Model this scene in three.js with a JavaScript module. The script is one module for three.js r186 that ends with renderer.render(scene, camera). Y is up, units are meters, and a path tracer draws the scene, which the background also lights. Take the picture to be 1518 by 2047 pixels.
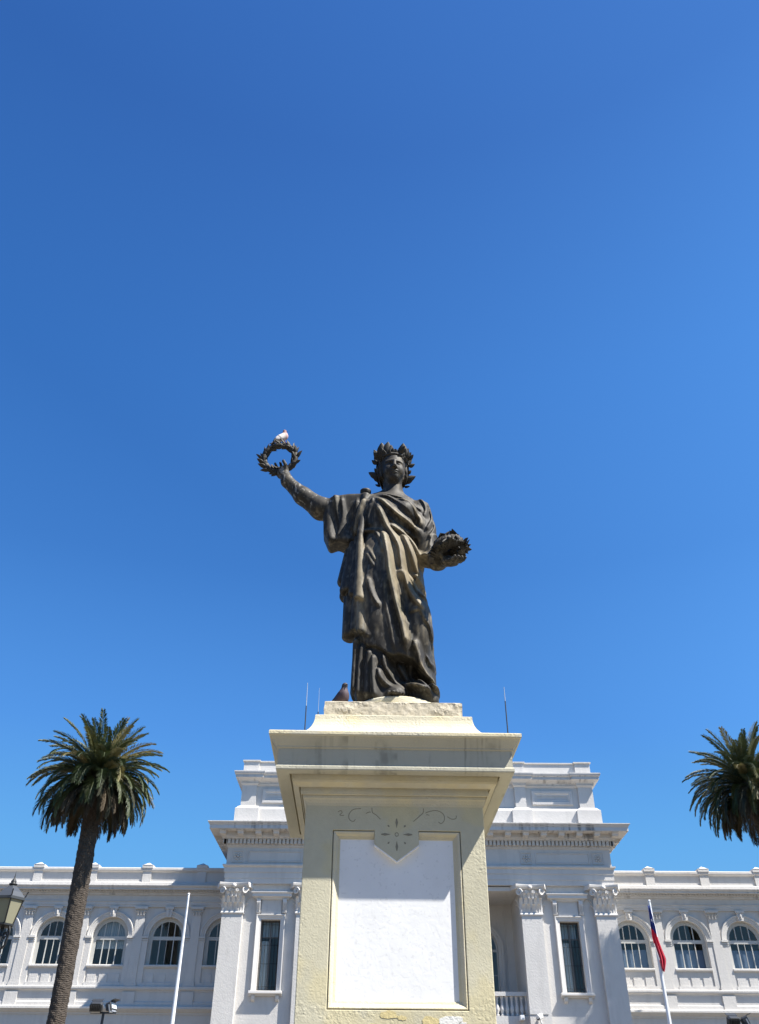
import * as THREE from 'three';
import { mergeGeometries, mergeVertices } from 'three/addons/utils/BufferGeometryUtils.js';

// ---------------------------------------------------------------- camera, sky, sun, exposure
const scene = new THREE.Scene();
const camera = new THREE.PerspectiveCamera(61.81, 759 / 1024, 0.1, 4000);
camera.rotation.order = 'YXZ';
camera.position.set(0, 1.6, 0);
camera.rotation.set(0.6345, 0, 0.00689);
scene.add(camera);

const renderer = new THREE.WebGLRenderer({ antialias: true });
renderer.toneMapping = THREE.LinearToneMapping;
renderer.toneMappingExposure = 2.2;
renderer.shadowMap.enabled = true;

const SUN = new THREE.Vector3(0.531, 0.826, 0.248).normalize();
{ // clear sky: deep blue overhead, paler towards the horizon, a little brighter round the sun
  const W = 512, H = 256, data = new Float32Array(W * H * 4), d = new THREE.Vector3();
  const stops = [[-1, .10, .14, .20], [0, .15, .25, .36], [.12, .125, .285, .46], [.244, .0873, .252, .473], [.362, .0585, .185, .44], [.53, .034, .122, .332], [.692, .0242, .0945, .280], [.86, .0145, .058, .198], [1, .012, .050, .18]], K = [1.72, 1.28, .94];
  for (let j = 0; j < H; j++) for (let i = 0; i < W; i++) {
    const th = (j + .5) / H * Math.PI - Math.PI / 2, ph = ((i + .5) / W - .5) * 2 * Math.PI;
    d.set(Math.cos(th) * Math.cos(ph), Math.sin(th), Math.cos(th) * Math.sin(ph));
    let s = 0; while (s < stops.length - 2 && d.y > stops[s + 1][0]) s++;
    const a = stops[s], b = stops[s + 1], t = Math.min(1, Math.max(0, (d.y - a[0]) / (b[0] - a[0])));
    const c = Math.max(.2, d.dot(SUN)), g = .25 * Math.pow(c, 90);
    const o = (j * W + i) * 4;
    for (let k = 0; k < 3; k++) data[o + k] = (a[k + 1] + (b[k + 1] - a[k + 1]) * t) * Math.exp(K[k] * (c - .4)) + g * [1, .98, .92][k];
    data[o + 3] = 1;
  }
  const sky = new THREE.DataTexture(data, W, H, THREE.RGBAFormat, THREE.FloatType);
  sky.mapping = THREE.EquirectangularReflectionMapping; sky.magFilter = sky.minFilter = THREE.LinearFilter; sky.needsUpdate = true;
  scene.background = sky; scene.environment = sky;
}
const sun = new THREE.DirectionalLight(new THREE.Color().setRGB(1, .955, .875), 5);
sun.position.copy(SUN).multiplyScalar(90).add(new THREE.Vector3(0, 6, -30)); sun.target.position.set(0, 6, -30);
sun.castShadow = true; sun.shadow.mapSize.set(4096, 4096);
Object.assign(sun.shadow.camera, { left: -45, right: 45, top: 45, bottom: -45, near: 1, far: 200 });
scene.add(sun, sun.target);

// ---------------------------------------------------------------- helpers
function rng(seed) { let a = seed >>> 0; return () => { a = (a + 0x6D2B79F5) | 0; let t = Math.imul(a ^ (a >>> 15), 1 | a); t = (t + Math.imul(t ^ (t >>> 7), 61 | t)) ^ t; return ((t ^ (t >>> 14)) >>> 0) / 4294967296; }; }
const lin = (r, g, b) => new THREE.Color().setRGB(r, g, b);
const clamp = (x, a = 0, b = 1) => Math.min(b, Math.max(a, x));
const mix = (a, b, t) => a + (b - a) * t;
const sstep = (a, b, x) => { const t = clamp((x - a) / (b - a)); return t * t * (3 - 2 * t); };
function hash3(x, y, z) { let h = Math.imul(x, 374761393) ^ Math.imul(y, 668265263) ^ Math.imul(z, 1274126177); h = Math.imul(h ^ (h >>> 13), 1274126177); return ((h ^ (h >>> 16)) >>> 0) / 4294967296; }
function noise3(x, y, z) { // value noise, 0..1
  const xi = Math.floor(x), yi = Math.floor(y), zi = Math.floor(z); let u = x - xi, v = y - yi, w = z - zi; u = u * u * (3 - 2 * u); v = v * v * (3 - 2 * v); w = w * w * (3 - 2 * w);
  const h = (a, b, c) => hash3(xi + a, yi + b, zi + c);
  return mix(mix(mix(h(0, 0, 0), h(1, 0, 0), u), mix(h(0, 1, 0), h(1, 1, 0), u), v), mix(mix(h(0, 0, 1), h(1, 0, 1), u), mix(h(0, 1, 1), h(1, 1, 1), u), v), w);
}
function fbm3(x, y, z, n = 4) { let s = 0, a = .5, t = 0; for (let i = 0; i < n; i++) { s += a * noise3(x, y, z); t += a; a *= .5; x = x * 2 + 5.1; y = y * 2 + 1.7; z = z * 2 + 9.2; } return s / t; }
function tnoise(u, v, p, seed) { // tileable value noise over u,v in 0..1 with p cells
  const x = u * p, y = v * p, xi = Math.floor(x), yi = Math.floor(y); let a = x - xi, b = y - yi; a = a * a * (3 - 2 * a); b = b * b * (3 - 2 * b);
  const h = (i, j) => hash3(((xi + i) % p + p) % p, ((yi + j) % p + p) % p, seed);
  return mix(mix(h(0, 0), h(1, 0), a), mix(h(0, 1), h(1, 1), a), b);
}
function tfbm(u, v, p, oct, seed, gain = .5) { let s = 0, a = 1, t = 0; for (let i = 0; i < oct; i++) { s += a * tnoise(u, v, p << i, seed + i * 17); t += a; a *= gain; } return s / t; }
const toS = (x) => 255 * (x <= .0031308 ? 12.92 * x : 1.055 * Math.pow(clamp(x), 1 / 2.4) - .055);
function tex(n, fn, metres, srgb = true, m = n) { // fn(u,v) -> linear rgb or a height
  const d = new Uint8Array(n * m * 4);
  for (let j = 0; j < m; j++) for (let i = 0; i < n; i++) {
    const c = fn(i / n, j / m), o = (j * n + i) * 4;
    for (let k = 0; k < 3; k++) d[o + k] = srgb ? toS(c[k]) : 255 * clamp(typeof c === 'number' ? c : c[k]);
    d[o + 3] = 255;
  }
  const t = new THREE.DataTexture(d, n, m); t.wrapS = t.wrapT = THREE.RepeatWrapping; t.magFilter = THREE.LinearFilter; t.minFilter = THREE.LinearMipmapLinearFilter; t.generateMipmaps = true;
  if (srgb) t.colorSpace = THREE.SRGBColorSpace;
  t.repeat.set(1 / metres, 1 / metres); t.needsUpdate = true; return t;
}
const used = new Map();
function numbered(name) { const n = used.get(name) || 0; used.set(name, n + 1); return n ? `${name}_${String(n).padStart(3, '0')}` : name; }
function thing(name, label, category, [x, y, z] = [0, 0, 0], turn = 0, group) {
  const o = new THREE.Group(); o.name = numbered(name); o.position.set(x, y, z); o.rotation.y = turn; o.userData = { label, category }; if (group) o.userData.group = group; scene.add(o); return o;
}
function part(parent, name, geo, mat, label) { const m = new THREE.Mesh(geo, mat); m.name = name; m.castShadow = m.receiveShadow = true; if (label) m.userData.label = label; parent.add(m); return m; }
function sub(parent, name) { const g = new THREE.Group(); g.name = name; parent.add(g); return g; }
function uvBoxed(g) { // uv in metres from position and the way each face points
  if (g.index) g = g.toNonIndexed();
  const p = g.attributes.position, uv = new Float32Array(p.count * 2), a = new THREE.Vector3(), b = new THREE.Vector3(), c = new THREE.Vector3();
  for (let i = 0; i < p.count; i += 3) {
    a.fromBufferAttribute(p, i); b.fromBufferAttribute(p, i + 1).sub(a); c.fromBufferAttribute(p, i + 2).sub(a); b.cross(c);
    const ax = Math.abs(b.x), ay = Math.abs(b.y), az = Math.abs(b.z);
    for (let k = 0; k < 3; k++) { const x = p.getX(i + k), y = p.getY(i + k), z = p.getZ(i + k), q = az >= ax && az >= ay ? [x, y] : ax >= ay ? [z + 3.3, y] : [x, z + 1.7]; uv.set(q, (i + k) * 2); }
  }
  g.setAttribute('uv', new THREE.BufferAttribute(uv, 2)); return g;
}
function box(x0, x1, y0, y1, z0, z1) { const g = new THREE.BoxGeometry(x1 - x0, y1 - y0, z1 - z0).translate((x0 + x1) / 2, (y0 + y1) / 2, (z0 + z1) / 2); return uvBoxed(g); }
function join(list) { return mergeGeometries(list.map((g) => { const q = g.index ? g.toNonIndexed() : g; for (const k of Object.keys(q.attributes)) if (!['position', 'normal', 'uv'].includes(k)) q.deleteAttribute(k); return q; })); }
const PLAN = (a, b, h) => [a, h, b], FACE = (a, b, h) => [a, b, h];
function sweep(prof, path, closed = false, map = PLAN, caps = true) { // profile [offset, height] swept along a 2D path, mitred; offset to the left of the path
  const n = path.length, off = [];
  for (let i = 0; i < n; i++) {
    const p = path[i], q = closed || i > 0 ? path[(i + n - 1) % n] : null, r = closed || i < n - 1 ? path[(i + 1) % n] : null;
    const nm = (s, e) => { const dx = e[0] - s[0], dy = e[1] - s[1], l = Math.hypot(dx, dy); return [-dy / l, dx / l]; };
    const n1 = q ? nm(q, p) : nm(p, r), n2 = r ? nm(p, r) : n1, k = 1 + n1[0] * n2[0] + n1[1] * n2[1];
    off.push([(n1[0] + n2[0]) / k, (n1[1] + n2[1]) / k]);
  }
  const at = (i, j) => map(path[i][0] + off[i][0] * prof[j][0], path[i][1] + off[i][1] * prof[j][0], prof[j][1]);
  const pos = [], tri = (a, b, c) => pos.push(...a, ...b, ...c);
  for (let i = 0; i < (closed ? n : n - 1); i++) { const i2 = (i + 1) % n; for (let j = 0; j < prof.length - 1; j++) { const A = at(i, j), B = at(i2, j), C = at(i2, j + 1), D = at(i, j + 1); tri(A, B, C); tri(A, C, D); } }
  if (!closed && caps) { const f = THREE.ShapeUtils.triangulateShape(prof.map((p) => new THREE.Vector2(p[0], p[1])), []); for (const [a, b, c] of f) { tri(at(0, a), at(0, b), at(0, c)); tri(at(n - 1, a), at(n - 1, c), at(n - 1, b)); } }
  const g = new THREE.BufferGeometry(); g.setAttribute('position', new THREE.Float32BufferAttribute(pos, 3)); g.computeVertexNormals(); return uvBoxed(g);
}
function extrude(shape, depth, z0, bevel = 0) { const g = new THREE.ExtrudeGeometry(shape, { depth, bevelEnabled: bevel > 0, bevelThickness: bevel, bevelSize: bevel, bevelSegments: 1, curveSegments: 16 }).translate(0, 0, z0); return uvBoxed(g); }
function poly(pts) { return new THREE.Shape(pts.map((p) => new THREE.Vector2(p[0], p[1]))); }
function tube(pts, r, seg = 24, rad = 6) { const c = new THREE.CatmullRomCurve3(pts.map((p) => new THREE.Vector3(...p))); return new THREE.TubeGeometry(c, seg, r, rad); }
function rod(a, b, r0, r1 = r0, n = 10) { const A = new THREE.Vector3(...a), B = new THREE.Vector3(...b), d = B.clone().sub(A), g = new THREE.CylinderGeometry(r1, r0, d.length(), n); g.applyQuaternion(new THREE.Quaternion().setFromUnitVectors(new THREE.Vector3(0, 1, 0), d.clone().normalize())); const c = A.add(B).multiplyScalar(.5); return g.translate(c.x, c.y, c.z); }
function lathe(pts, n = 16) { return new THREE.LatheGeometry(pts.map((p) => new THREE.Vector2(p[0], p[1])), n); }

// sparse surface nets: meshes the zero level of f(x,y,z)
function meshField(f, lo, hi, cell) {
  const B = 8, nx = Math.ceil((hi[0] - lo[0]) / cell / B) * B, ny = Math.ceil((hi[1] - lo[1]) / cell / B) * B, nz = Math.ceil((hi[2] - lo[2]) / cell / B) * B;
  const sx = 1, sy = nx + 1, sz = (nx + 1) * (ny + 1), v = new Float32Array(sz * (nz + 1)).fill(9), live = [], half = B * cell / 2, lim = half * 1.75 + .022;
  for (let k = 0; k < nz; k += B) for (let j = 0; j < ny; j += B) for (let i = 0; i < nx; i += B) {
    const d = f(lo[0] + i * cell + half, lo[1] + j * cell + half, lo[2] + k * cell + half);
    if (Math.abs(d) < lim) live.push([i, j, k]);
    else if (d < 0) for (let c = 0; c <= B; c++) for (let b = 0; b <= B; b++) for (let a = 0; a <= B; a++) { const o = (i + a) + (j + b) * sy + (k + c) * sz; if (v[o] === 9) v[o] = -8; }
  }
  const done = new Uint8Array(v.length);
  for (const [i, j, k] of live) for (let c = 0; c <= B; c++) for (let b = 0; b <= B; b++) for (let a = 0; a <= B; a++) {
    const o = (i + a) + (j + b) * sy + (k + c) * sz; if (done[o]) continue; done[o] = 1; v[o] = f(lo[0] + (i + a) * cell, lo[1] + (j + b) * cell, lo[2] + (k + c) * cell);
  }
  const idx = new Map(), pos = [], tri = [], E = [[0, 1], [2, 3], [4, 5], [6, 7], [0, 2], [1, 3], [4, 6], [5, 7], [0, 4], [1, 5], [2, 6], [3, 7]];
  const co = [0, sx, sy, sx + sy, sz, sz + sx, sz + sy, sz + sx + sy];
  for (const [i0, j0, k0] of live) for (let k = k0; k < k0 + B; k++) for (let j = j0; j < j0 + B; j++) for (let i = i0; i < i0 + B; i++) {
    const o = i + j * sy + k * sz; let m = 0; for (let q = 0; q < 8; q++) if (v[o + co[q]] < 0) m |= 1 << q;
    if (m === 0 || m === 255) continue;
    let x = 0, y = 0, z = 0, n = 0;
    for (const [a, b] of E) { const A = v[o + co[a]], C = v[o + co[b]]; if ((A < 0) === (C < 0)) continue; const t = A / (A - C); x += (a & 1) + ((b & 1) - (a & 1)) * t; y += (a >> 1 & 1) + ((b >> 1 & 1) - (a >> 1 & 1)) * t; z += (a >> 2) + ((b >> 2) - (a >> 2)) * t; n++; }
    idx.set(o, pos.length / 3); pos.push(lo[0] + (i + x / n) * cell, lo[1] + (j + y / n) * cell, lo[2] + (k + z / n) * cell);
  }
  for (const o of idx.keys()) for (const [d, u, w] of [[sx, sy, sz], [sy, sz, sx], [sz, sx, sy]]) {
    const A = v[o], C = v[o + d]; if ((A < 0) === (C < 0)) continue;
    const a = idx.get(o), b = idx.get(o - u), c = idx.get(o - u - w), e = idx.get(o - w); if (a === undefined || b === undefined || c === undefined || e === undefined) continue;
    if (A < 0) tri.push(a, b, c, a, c, e); else tri.push(a, c, b, a, e, c);
  }
  const g = new THREE.BufferGeometry(); g.setAttribute('position', new THREE.Float32BufferAttribute(pos, 3)); g.setIndex(tri); g.computeVertexNormals(); return g;
}
const smin = (a, b, k) => { const h = Math.max(k - Math.abs(a - b), 0) / k; return Math.min(a, b) - h * h * k * .25; };
const smax = (a, b, k) => -smin(-a, -b, k);
function capsule(x, y, z, a, b, ra, rb) { const bx = b[0] - a[0], by = b[1] - a[1], bz = b[2] - a[2], px = x - a[0], py = y - a[1], pz = z - a[2], t = clamp((px * bx + py * by + pz * bz) / (bx * bx + by * by + bz * bz)); return Math.hypot(px - bx * t, py - by * t, pz - bz * t) - (ra + (rb - ra) * t); }
function ellipsoid(x, y, z, c, r) { const a = (x - c[0]) / r[0], b = (y - c[1]) / r[1], d = (z - c[2]) / r[2], k = Math.hypot(a, b, d); return (k - 1) * Math.min(r[0], r[1], r[2]) * .5 + (k - 1) * .5 * k / (Math.hypot(a / r[0], b / r[1], d / r[2]) + 1e-6); }

// ---------------------------------------------------------------- materials
const M = {};
const std = (o) => new THREE.MeshStandardMaterial({ roughness: .9, metalness: 0, ...o });
{
  const flakes = (u, v) => { const a = tfbm(u, v, 40, 4, 3), b = tfbm(u, v, 6, 3, 9), c = tfbm(u, v, 110, 2, 21); const k = sstep(.5, .62, b); return clamp(.5 + (Math.abs(a - .5) * 1.6 - .2) * (.15 + .85 * k) + (c - .5) * .35); };
  const stuccoBump = tex(1024, flakes, .8, false);
  const stuccoMap = (r, g, b) => tex(512, (u, v) => { const a = tfbm(u, v, 4, 5, 31), c = tfbm(u, v, 40, 3, 47), y = sstep(.56, .7, tfbm(u, v, 5, 4, 77)); const f = .86 + .22 * a + .10 * (c - .5); return [r * f * (1 + .06 * y), g * f * (1 + .02 * y), b * f * (1 - .10 * y)]; }, 1.3);
  M.cream = std({ map: stuccoMap(.545, .508, .372), bumpMap: stuccoBump, bumpScale: .0024 });
  M.moulding = std({ map: stuccoMap(.575, .53, .40), bumpMap: stuccoBump, bumpScale: .003 });
  // face of the cap: run-off stains in streaks
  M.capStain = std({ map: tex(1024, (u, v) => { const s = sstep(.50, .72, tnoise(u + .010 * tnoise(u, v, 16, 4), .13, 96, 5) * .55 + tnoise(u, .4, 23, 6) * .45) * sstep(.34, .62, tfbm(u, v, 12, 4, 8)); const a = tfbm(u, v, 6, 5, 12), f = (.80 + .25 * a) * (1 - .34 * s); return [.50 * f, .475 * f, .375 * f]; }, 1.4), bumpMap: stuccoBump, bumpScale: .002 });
  M.chalk = std({ map: tex(512, (u, v) => { const a = tfbm(u, v, 6, 5, 91), c = sstep(.70, .78, tfbm(u, v, 44, 3, 14)); const f = .94 + .1 * a - .09 * c; return [.80 * f, .80 * f, .795 * f]; }, .7), bumpMap: tex(1024, (u, v) => { const a = Math.abs(tfbm(u, v, 14, 4, 63) - .5) * 2; return clamp(.2 + .8 * sstep(0, .35, a) * (.6 + .4 * tfbm(u, v, 40, 2, 65))); }, .7, false), bumpScale: .0004, roughness: .75 });
  M.roughStone = std({ map: tex(512, (u, v) => { const a = tfbm(u, v, 8, 5, 41), c = sstep(.60, .72, tfbm(u, v, 60, 2, 43)); const f = .82 + .3 * a - .2 * c; return [.56 * f, .50 * f, .385 * f]; }, .6), bumpMap: tex(512, (u, v) => { const a = tfbm(u, v, 18, 4, 51), w = sstep(.4, .6, tfbm(u, v, 5, 3, 55)); return clamp(.55 + (a - .5) * (.4 + 1.3 * w)); }, .6, false), bumpScale: .009 });
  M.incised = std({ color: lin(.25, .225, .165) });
  // building paint, a little uneven; the projecting cornices carry soot
  const paint = (r, g, b, amt) => tex(512, (u, v) => { const a = tfbm(u, v, 3, 5, 101), c = tfbm(u, v, 32, 3, 107), s = sstep(.55, .8, tfbm(u, v * .25, 24, 3, 113)); const f = .90 + amt * (a - .5) + .05 * (c - .5) - amt * .35 * s; return [r * f, g * f, b * f * .995]; }, 6);
  const fineBump = tex(512, (u, v) => tfbm(u, v, 40, 3, 121), 2, false);
  M.paint = std({ map: paint(.635, .61, .582, .16), bumpMap: fineBump, bumpScale: .006 });
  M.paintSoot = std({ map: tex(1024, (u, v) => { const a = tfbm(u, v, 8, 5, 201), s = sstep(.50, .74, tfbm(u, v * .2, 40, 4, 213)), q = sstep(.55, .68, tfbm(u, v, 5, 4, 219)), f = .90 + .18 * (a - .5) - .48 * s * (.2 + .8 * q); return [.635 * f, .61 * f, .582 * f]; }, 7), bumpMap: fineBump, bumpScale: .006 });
  M.trim = std({ color: lin(.63, .605, .575) });
  M.woodWhite = std({ color: lin(.47, .465, .44), roughness: .6 });
  M.woodDark = std({ color: lin(.12, .115, .11), roughness: .7 });
  M.glass = new THREE.MeshPhysicalMaterial({ color: lin(.86, .92, .95), transmission: 1, thickness: 0, roughness: .02, ior: 1.5 });
  M.room = std({ color: lin(.40, .39, .36) });
  M.blind = std({ color: lin(.13, .165, .23), side: THREE.DoubleSide });
  M.curtain = std({ map: tex(256, (u, v) => { const f = .75 + .25 * Math.sin(u * Math.PI * 24) * .5 + .2 * tfbm(u, v, 6, 3, 301); return [.42 * f, .43 * f, .42 * f]; }, 1.2) });
  M.iron = std({ color: lin(.05, .052, .055), roughness: .55, metalness: .4 });
  M.roof = std({ color: lin(.25, .25, .25) });
  M.whitePole = std({ color: lin(.78, .78, .78), roughness: .35 });
  M.steel = std({ color: lin(.30, .31, .32), roughness: .4, metalness: .8 });
  M.bouncePaving = std({ map: tex(512, (u, v) => { const f = .85 + .3 * tfbm(u, v, 6, 5, 401); return [.185 * f, .165 * f, .135 * f]; }, 5) });
  M.bounceForecourt = std({ map: tex(256, (u, v) => { const f = .85 + .3 * tfbm(u, v, 6, 5, 421); return [.165 * f, .138 * f, .104 * f]; }, 6) });
  M.earth = std({ map: tex(512, (u, v) => { const f = .7 + .6 * tfbm(u, v, 10, 5, 411); return [.090 * f, .078 * f, .054 * f]; }, 7) });
}

// ---------------------------------------------------------------- the square
{
  const g = new THREE.CircleGeometry(1500, 64).rotateX(-Math.PI / 2); { const p = g.attributes.position, uv = g.attributes.uv; for (let i = 0; i < p.count; i++) uv.setXY(i, p.getX(i), p.getZ(i)); }
  const m = part(scene, 'ground', g, M.earth); m.position.set(0, 0, -30); m.userData.kind = 'structure';
  const d = new THREE.CircleGeometry(9, 48).rotateX(-Math.PI / 2); { const p = d.attributes.position, uv = d.attributes.uv; for (let i = 0; i < p.count; i++) uv.setXY(i, p.getX(i), p.getZ(i)); }
  const fc = new THREE.PlaneGeometry(150, 26).rotateX(-Math.PI / 2); { const p = fc.attributes.position, uv = fc.attributes.uv; for (let i = 0; i < p.count; i++) uv.setXY(i, p.getX(i), p.getZ(i)); }
  const fq = part(scene, 'added_forecourt', fc, M.bounceForecourt); fq.position.set(2, .004, -34.5); fq.userData.kind = 'structure';  // warm strip added out of view to bounce light onto the building
  const q = part(scene, 'added_pavement', d, M.bouncePaving); q.position.set(.087, .004, -5.47); q.userData.kind = 'structure';  // pale disc added out of view, bounces sun up under the cap
}

// trees added behind the viewer to block low sky: one far mass, seen only as shade and in the window panes
{
  const R = rng(909), clump = [], up = new THREE.Vector3(0, 1, 0), o = new THREE.Object3D();
  for (let i = 0; i < 46; i++) { const g = new THREE.PlaneGeometry(.55, .9); o.position.set((R() - .5) * 2.2, (R() - .5) * 1.8, (R() - .5) * 2.2); o.rotation.set(R() * 6, R() * 6, R() * 6); o.updateMatrix(); clump.push(g.applyMatrix4(o.matrix)); }
  const n = 1500, m = new THREE.InstancedMesh(join(clump), new THREE.MeshPhysicalMaterial({ color: lin(.050, .068, .024), roughness: .7, transmission: .2, thickness: 0, side: THREE.DoubleSide }), n); let k = 0;
  const spots = []; for (let i = 0; i < 30; i++) { const a = mix(-.15, Math.PI + .15, i / 29), r = 34 + R() * 8; spots.push([r * Math.cos(a) * 1.15, r * Math.sin(a) * .9 - 6, 5 + R() * 3]); }
  for (const [x, z, h] of spots) for (let i = 0; i < n / 30; i++) { const a = R() * 6.28, v = R() * 2 - 1, q = Math.cbrt(R()), s = Math.sqrt(1 - v * v); o.position.set(x + 3.6 * q * s * Math.cos(a), h + 3.0 + 4.2 * q * v, z + 3.6 * q * s * Math.sin(a)); o.rotation.set(R() * 6, R() * 6, 0); o.scale.setScalar(.8 + R() * .6); o.updateMatrix(); m.setMatrixAt(k++, o.matrix); }
  m.name = 'added_trees'; m.userData = { kind: 'stuff', label: 'belt of added leafy trees behind the viewer, blocking low sky', category: 'trees' }; m.castShadow = m.receiveShadow = true; scene.add(m);
}

// ---------------------------------------------------------------- pedestal
const PED = [0.087, 0, -5.47], PED_TURN = .021;
const square = (w) => [[-w, -w], [-w, w], [w, w], [w, -w]];
{
  const t = thing('statue_pedestal', 'tall cream stucco pedestal with overhanging cap and white framed panel', 'pedestal', PED, PED_TURN);
  const ring = (prof) => sweep(prof.map(([w, y]) => [w - .3, y]), square(.3), true);
  part(t, 'step', ring([[1.02, 0], [1.02, .17], [1.01, .18], [.5, .18]]), M.roughStone);
  part(t, 'step', ring([[.86, .18], [.86, .35], [.85, .36], [.4, .36]]), M.roughStone);
  part(t, 'base', ring([[.70, .36], [.70, .92], [.69, .93], [.66, .94], [.655, .98], [.62, 1.0], [.57, 1.04], [.545, 1.09], [.54, 1.13], [.49, 1.135]]), M.cream);
  // die: a core, and a front slab with the sunk panel opening and its pointed pendant
  const X = .012, L = -.348 + X - .012, R = .36 + X, y0 = 2.134, y1 = 3.016, h = .508, top = 3.172;
  part(t, 'die', join([box(-h, h, 1.1, top, -h, h - .034)]), M.cream);
  const px0 = X - .126, px1 = X + .124, front = poly([[-h, 1.1], [h, 1.1], [h, top], [-h, top]]);
  front.holes.push(new THREE.Path([[L, y0], [L, y1], [px0, y1], [px0, 2.94], [X, 2.851], [px1, 2.94], [px1, y1], [R, y1], [R, y0]].map((p) => new THREE.Vector2(...p))));
  { const g = new THREE.ExtrudeGeometry(front, { depth: .030, bevelEnabled: true, bevelThickness: .004, bevelSize: .004, bevelOffset: -.004, bevelSegments: 2 }).translate(0, 0, h - .034); part(t, 'die_front', uvBoxed(g), M.cream); }
  // frame moulding with a thin open joint round it
  const gap = .0045, ins = [[px0 - .001, y1 - gap], [L + gap, y1 - gap], [L + gap, y0 + gap], [R - gap, y0 + gap], [R - gap, y1 - gap], [px1 + .001, y1 - gap]];
  const fp = [[0, h - .034], [0, h - .004], [.003, h - .001], [.007, h - .002], [.015, h - .008], [.022, h - .016], [.025, h - .020], [.029, h - .0205], [.030, h - .0255], [.037, h - .028], [.041, h - .034]];
  part(t, 'panel_frame', sweep(fp, ins, false, FACE), M.moulding);
  part(t, 'panel', box(L + .03, R - .03, y0 + .03, y1 - .03, h - .05, h - .0305), M.chalk, 'white painted plaster panel');
  for (const q of [-1, 1]) { // white paint carried over the edge of the pendant
    const x0 = q < 0 ? px0 : px1; part(t, 'pendant_edge', extrude(poly([[x0, 2.9405], [X, 2.8515], [X, 2.8455], [x0 + q * .001, 2.934]]), .0305, h - .0305), M.chalk);
  }
  // patches where older coats of paint show
  { const yel = std({ color: lin(.60, .50, .25), bumpMap: M.cream.bumpMap, bumpScale: .003 }), wht = std({ color: lin(.72, .71, .66), bumpMap: M.cream.bumpMap, bumpScale: .003 });
    for (const [cx, cy, rx, ry, m, sd] of [[-.035, 2.112, .05, .018, yel, 1], [.03, 2.10, .022, .012, yel, 2], [.175, 2.085, .055, .026, yel, 3], [.275, 2.088, .06, .028, wht, 4], [.335, 2.075, .022, .014, wht, 5], [-.10, 2.06, .05, .014, yel, 6]]) { const P = []; for (let k = 0; k < 26; k++) { const a = k / 26 * Math.PI * 2, r = .65 + .6 * noise3(Math.cos(a) * 2.2 + sd * 9, Math.sin(a) * 2.2, sd); P.push([cx + rx * r * Math.cos(a), cy + ry * r * Math.sin(a)]); } part(t, 'paint_patch', extrude(poly(P), .0012, h + .0003), m); } }
  // worn incised scrolls and rosette
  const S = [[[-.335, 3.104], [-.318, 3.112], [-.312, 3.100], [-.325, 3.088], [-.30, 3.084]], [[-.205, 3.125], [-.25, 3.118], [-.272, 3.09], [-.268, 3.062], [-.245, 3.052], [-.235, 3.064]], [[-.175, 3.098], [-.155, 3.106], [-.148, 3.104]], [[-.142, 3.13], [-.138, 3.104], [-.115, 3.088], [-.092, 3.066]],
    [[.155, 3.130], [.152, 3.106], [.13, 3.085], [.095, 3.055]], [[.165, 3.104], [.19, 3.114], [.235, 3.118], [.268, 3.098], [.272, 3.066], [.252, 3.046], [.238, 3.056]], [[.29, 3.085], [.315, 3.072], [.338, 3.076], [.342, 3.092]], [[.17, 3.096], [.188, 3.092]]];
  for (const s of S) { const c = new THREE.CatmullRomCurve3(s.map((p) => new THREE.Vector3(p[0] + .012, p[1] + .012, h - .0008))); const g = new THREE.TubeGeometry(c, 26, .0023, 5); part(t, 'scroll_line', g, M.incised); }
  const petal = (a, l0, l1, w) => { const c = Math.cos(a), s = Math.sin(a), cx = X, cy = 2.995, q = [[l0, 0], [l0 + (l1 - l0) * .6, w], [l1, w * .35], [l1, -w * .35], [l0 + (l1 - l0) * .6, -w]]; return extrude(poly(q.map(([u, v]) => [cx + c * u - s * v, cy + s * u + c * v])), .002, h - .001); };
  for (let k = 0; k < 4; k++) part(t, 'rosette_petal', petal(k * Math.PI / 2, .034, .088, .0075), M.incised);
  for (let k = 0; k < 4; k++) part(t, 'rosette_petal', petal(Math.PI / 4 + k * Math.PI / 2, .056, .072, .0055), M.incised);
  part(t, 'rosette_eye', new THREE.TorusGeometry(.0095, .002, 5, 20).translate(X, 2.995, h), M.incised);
  // cap
  part(t, 'cap_bed', ring([[.45, 3.15], [.509, 3.152], [.512, 3.166], [.519, 3.182], [.526, 3.19], [.527, 3.201], [.5275, 3.214], [.535, 3.214], [.5355, 3.205], [.539, 3.208], [.541, 3.222], [.541, 3.236], [.5415, 3.258], [.552, 3.258], [.5525, 3.242], [.556, 3.246], [.585, 3.262], [.591, 3.272], [.593, 3.288], [.5935, 3.318], [.606, 3.318], [.606, 3.33], [.40, 3.33]]), M.moulding);
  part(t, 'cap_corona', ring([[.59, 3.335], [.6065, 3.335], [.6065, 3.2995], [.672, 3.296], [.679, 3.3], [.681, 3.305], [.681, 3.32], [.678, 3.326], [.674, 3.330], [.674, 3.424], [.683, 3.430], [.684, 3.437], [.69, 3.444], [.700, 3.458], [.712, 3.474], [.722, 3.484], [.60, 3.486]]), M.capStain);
  const cav = []; for (let i = 0; i <= 14; i++) { const a = i / 14 * Math.PI / 2; cav.push([.483 + .232 * (1 - Math.sin(a)), 3.516 + .19 * (1 - Math.cos(a))]); }
  part(t, 'cap_lip', ring([[.60, 3.483], [.723, 3.4835], [.729, 3.487], [.731, 3.492], [.731, 3.508], [.728, 3.513], ...cav, [.483, 3.711], [.478, 3.7155], [.3, 3.718]]), M.moulding);
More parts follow.
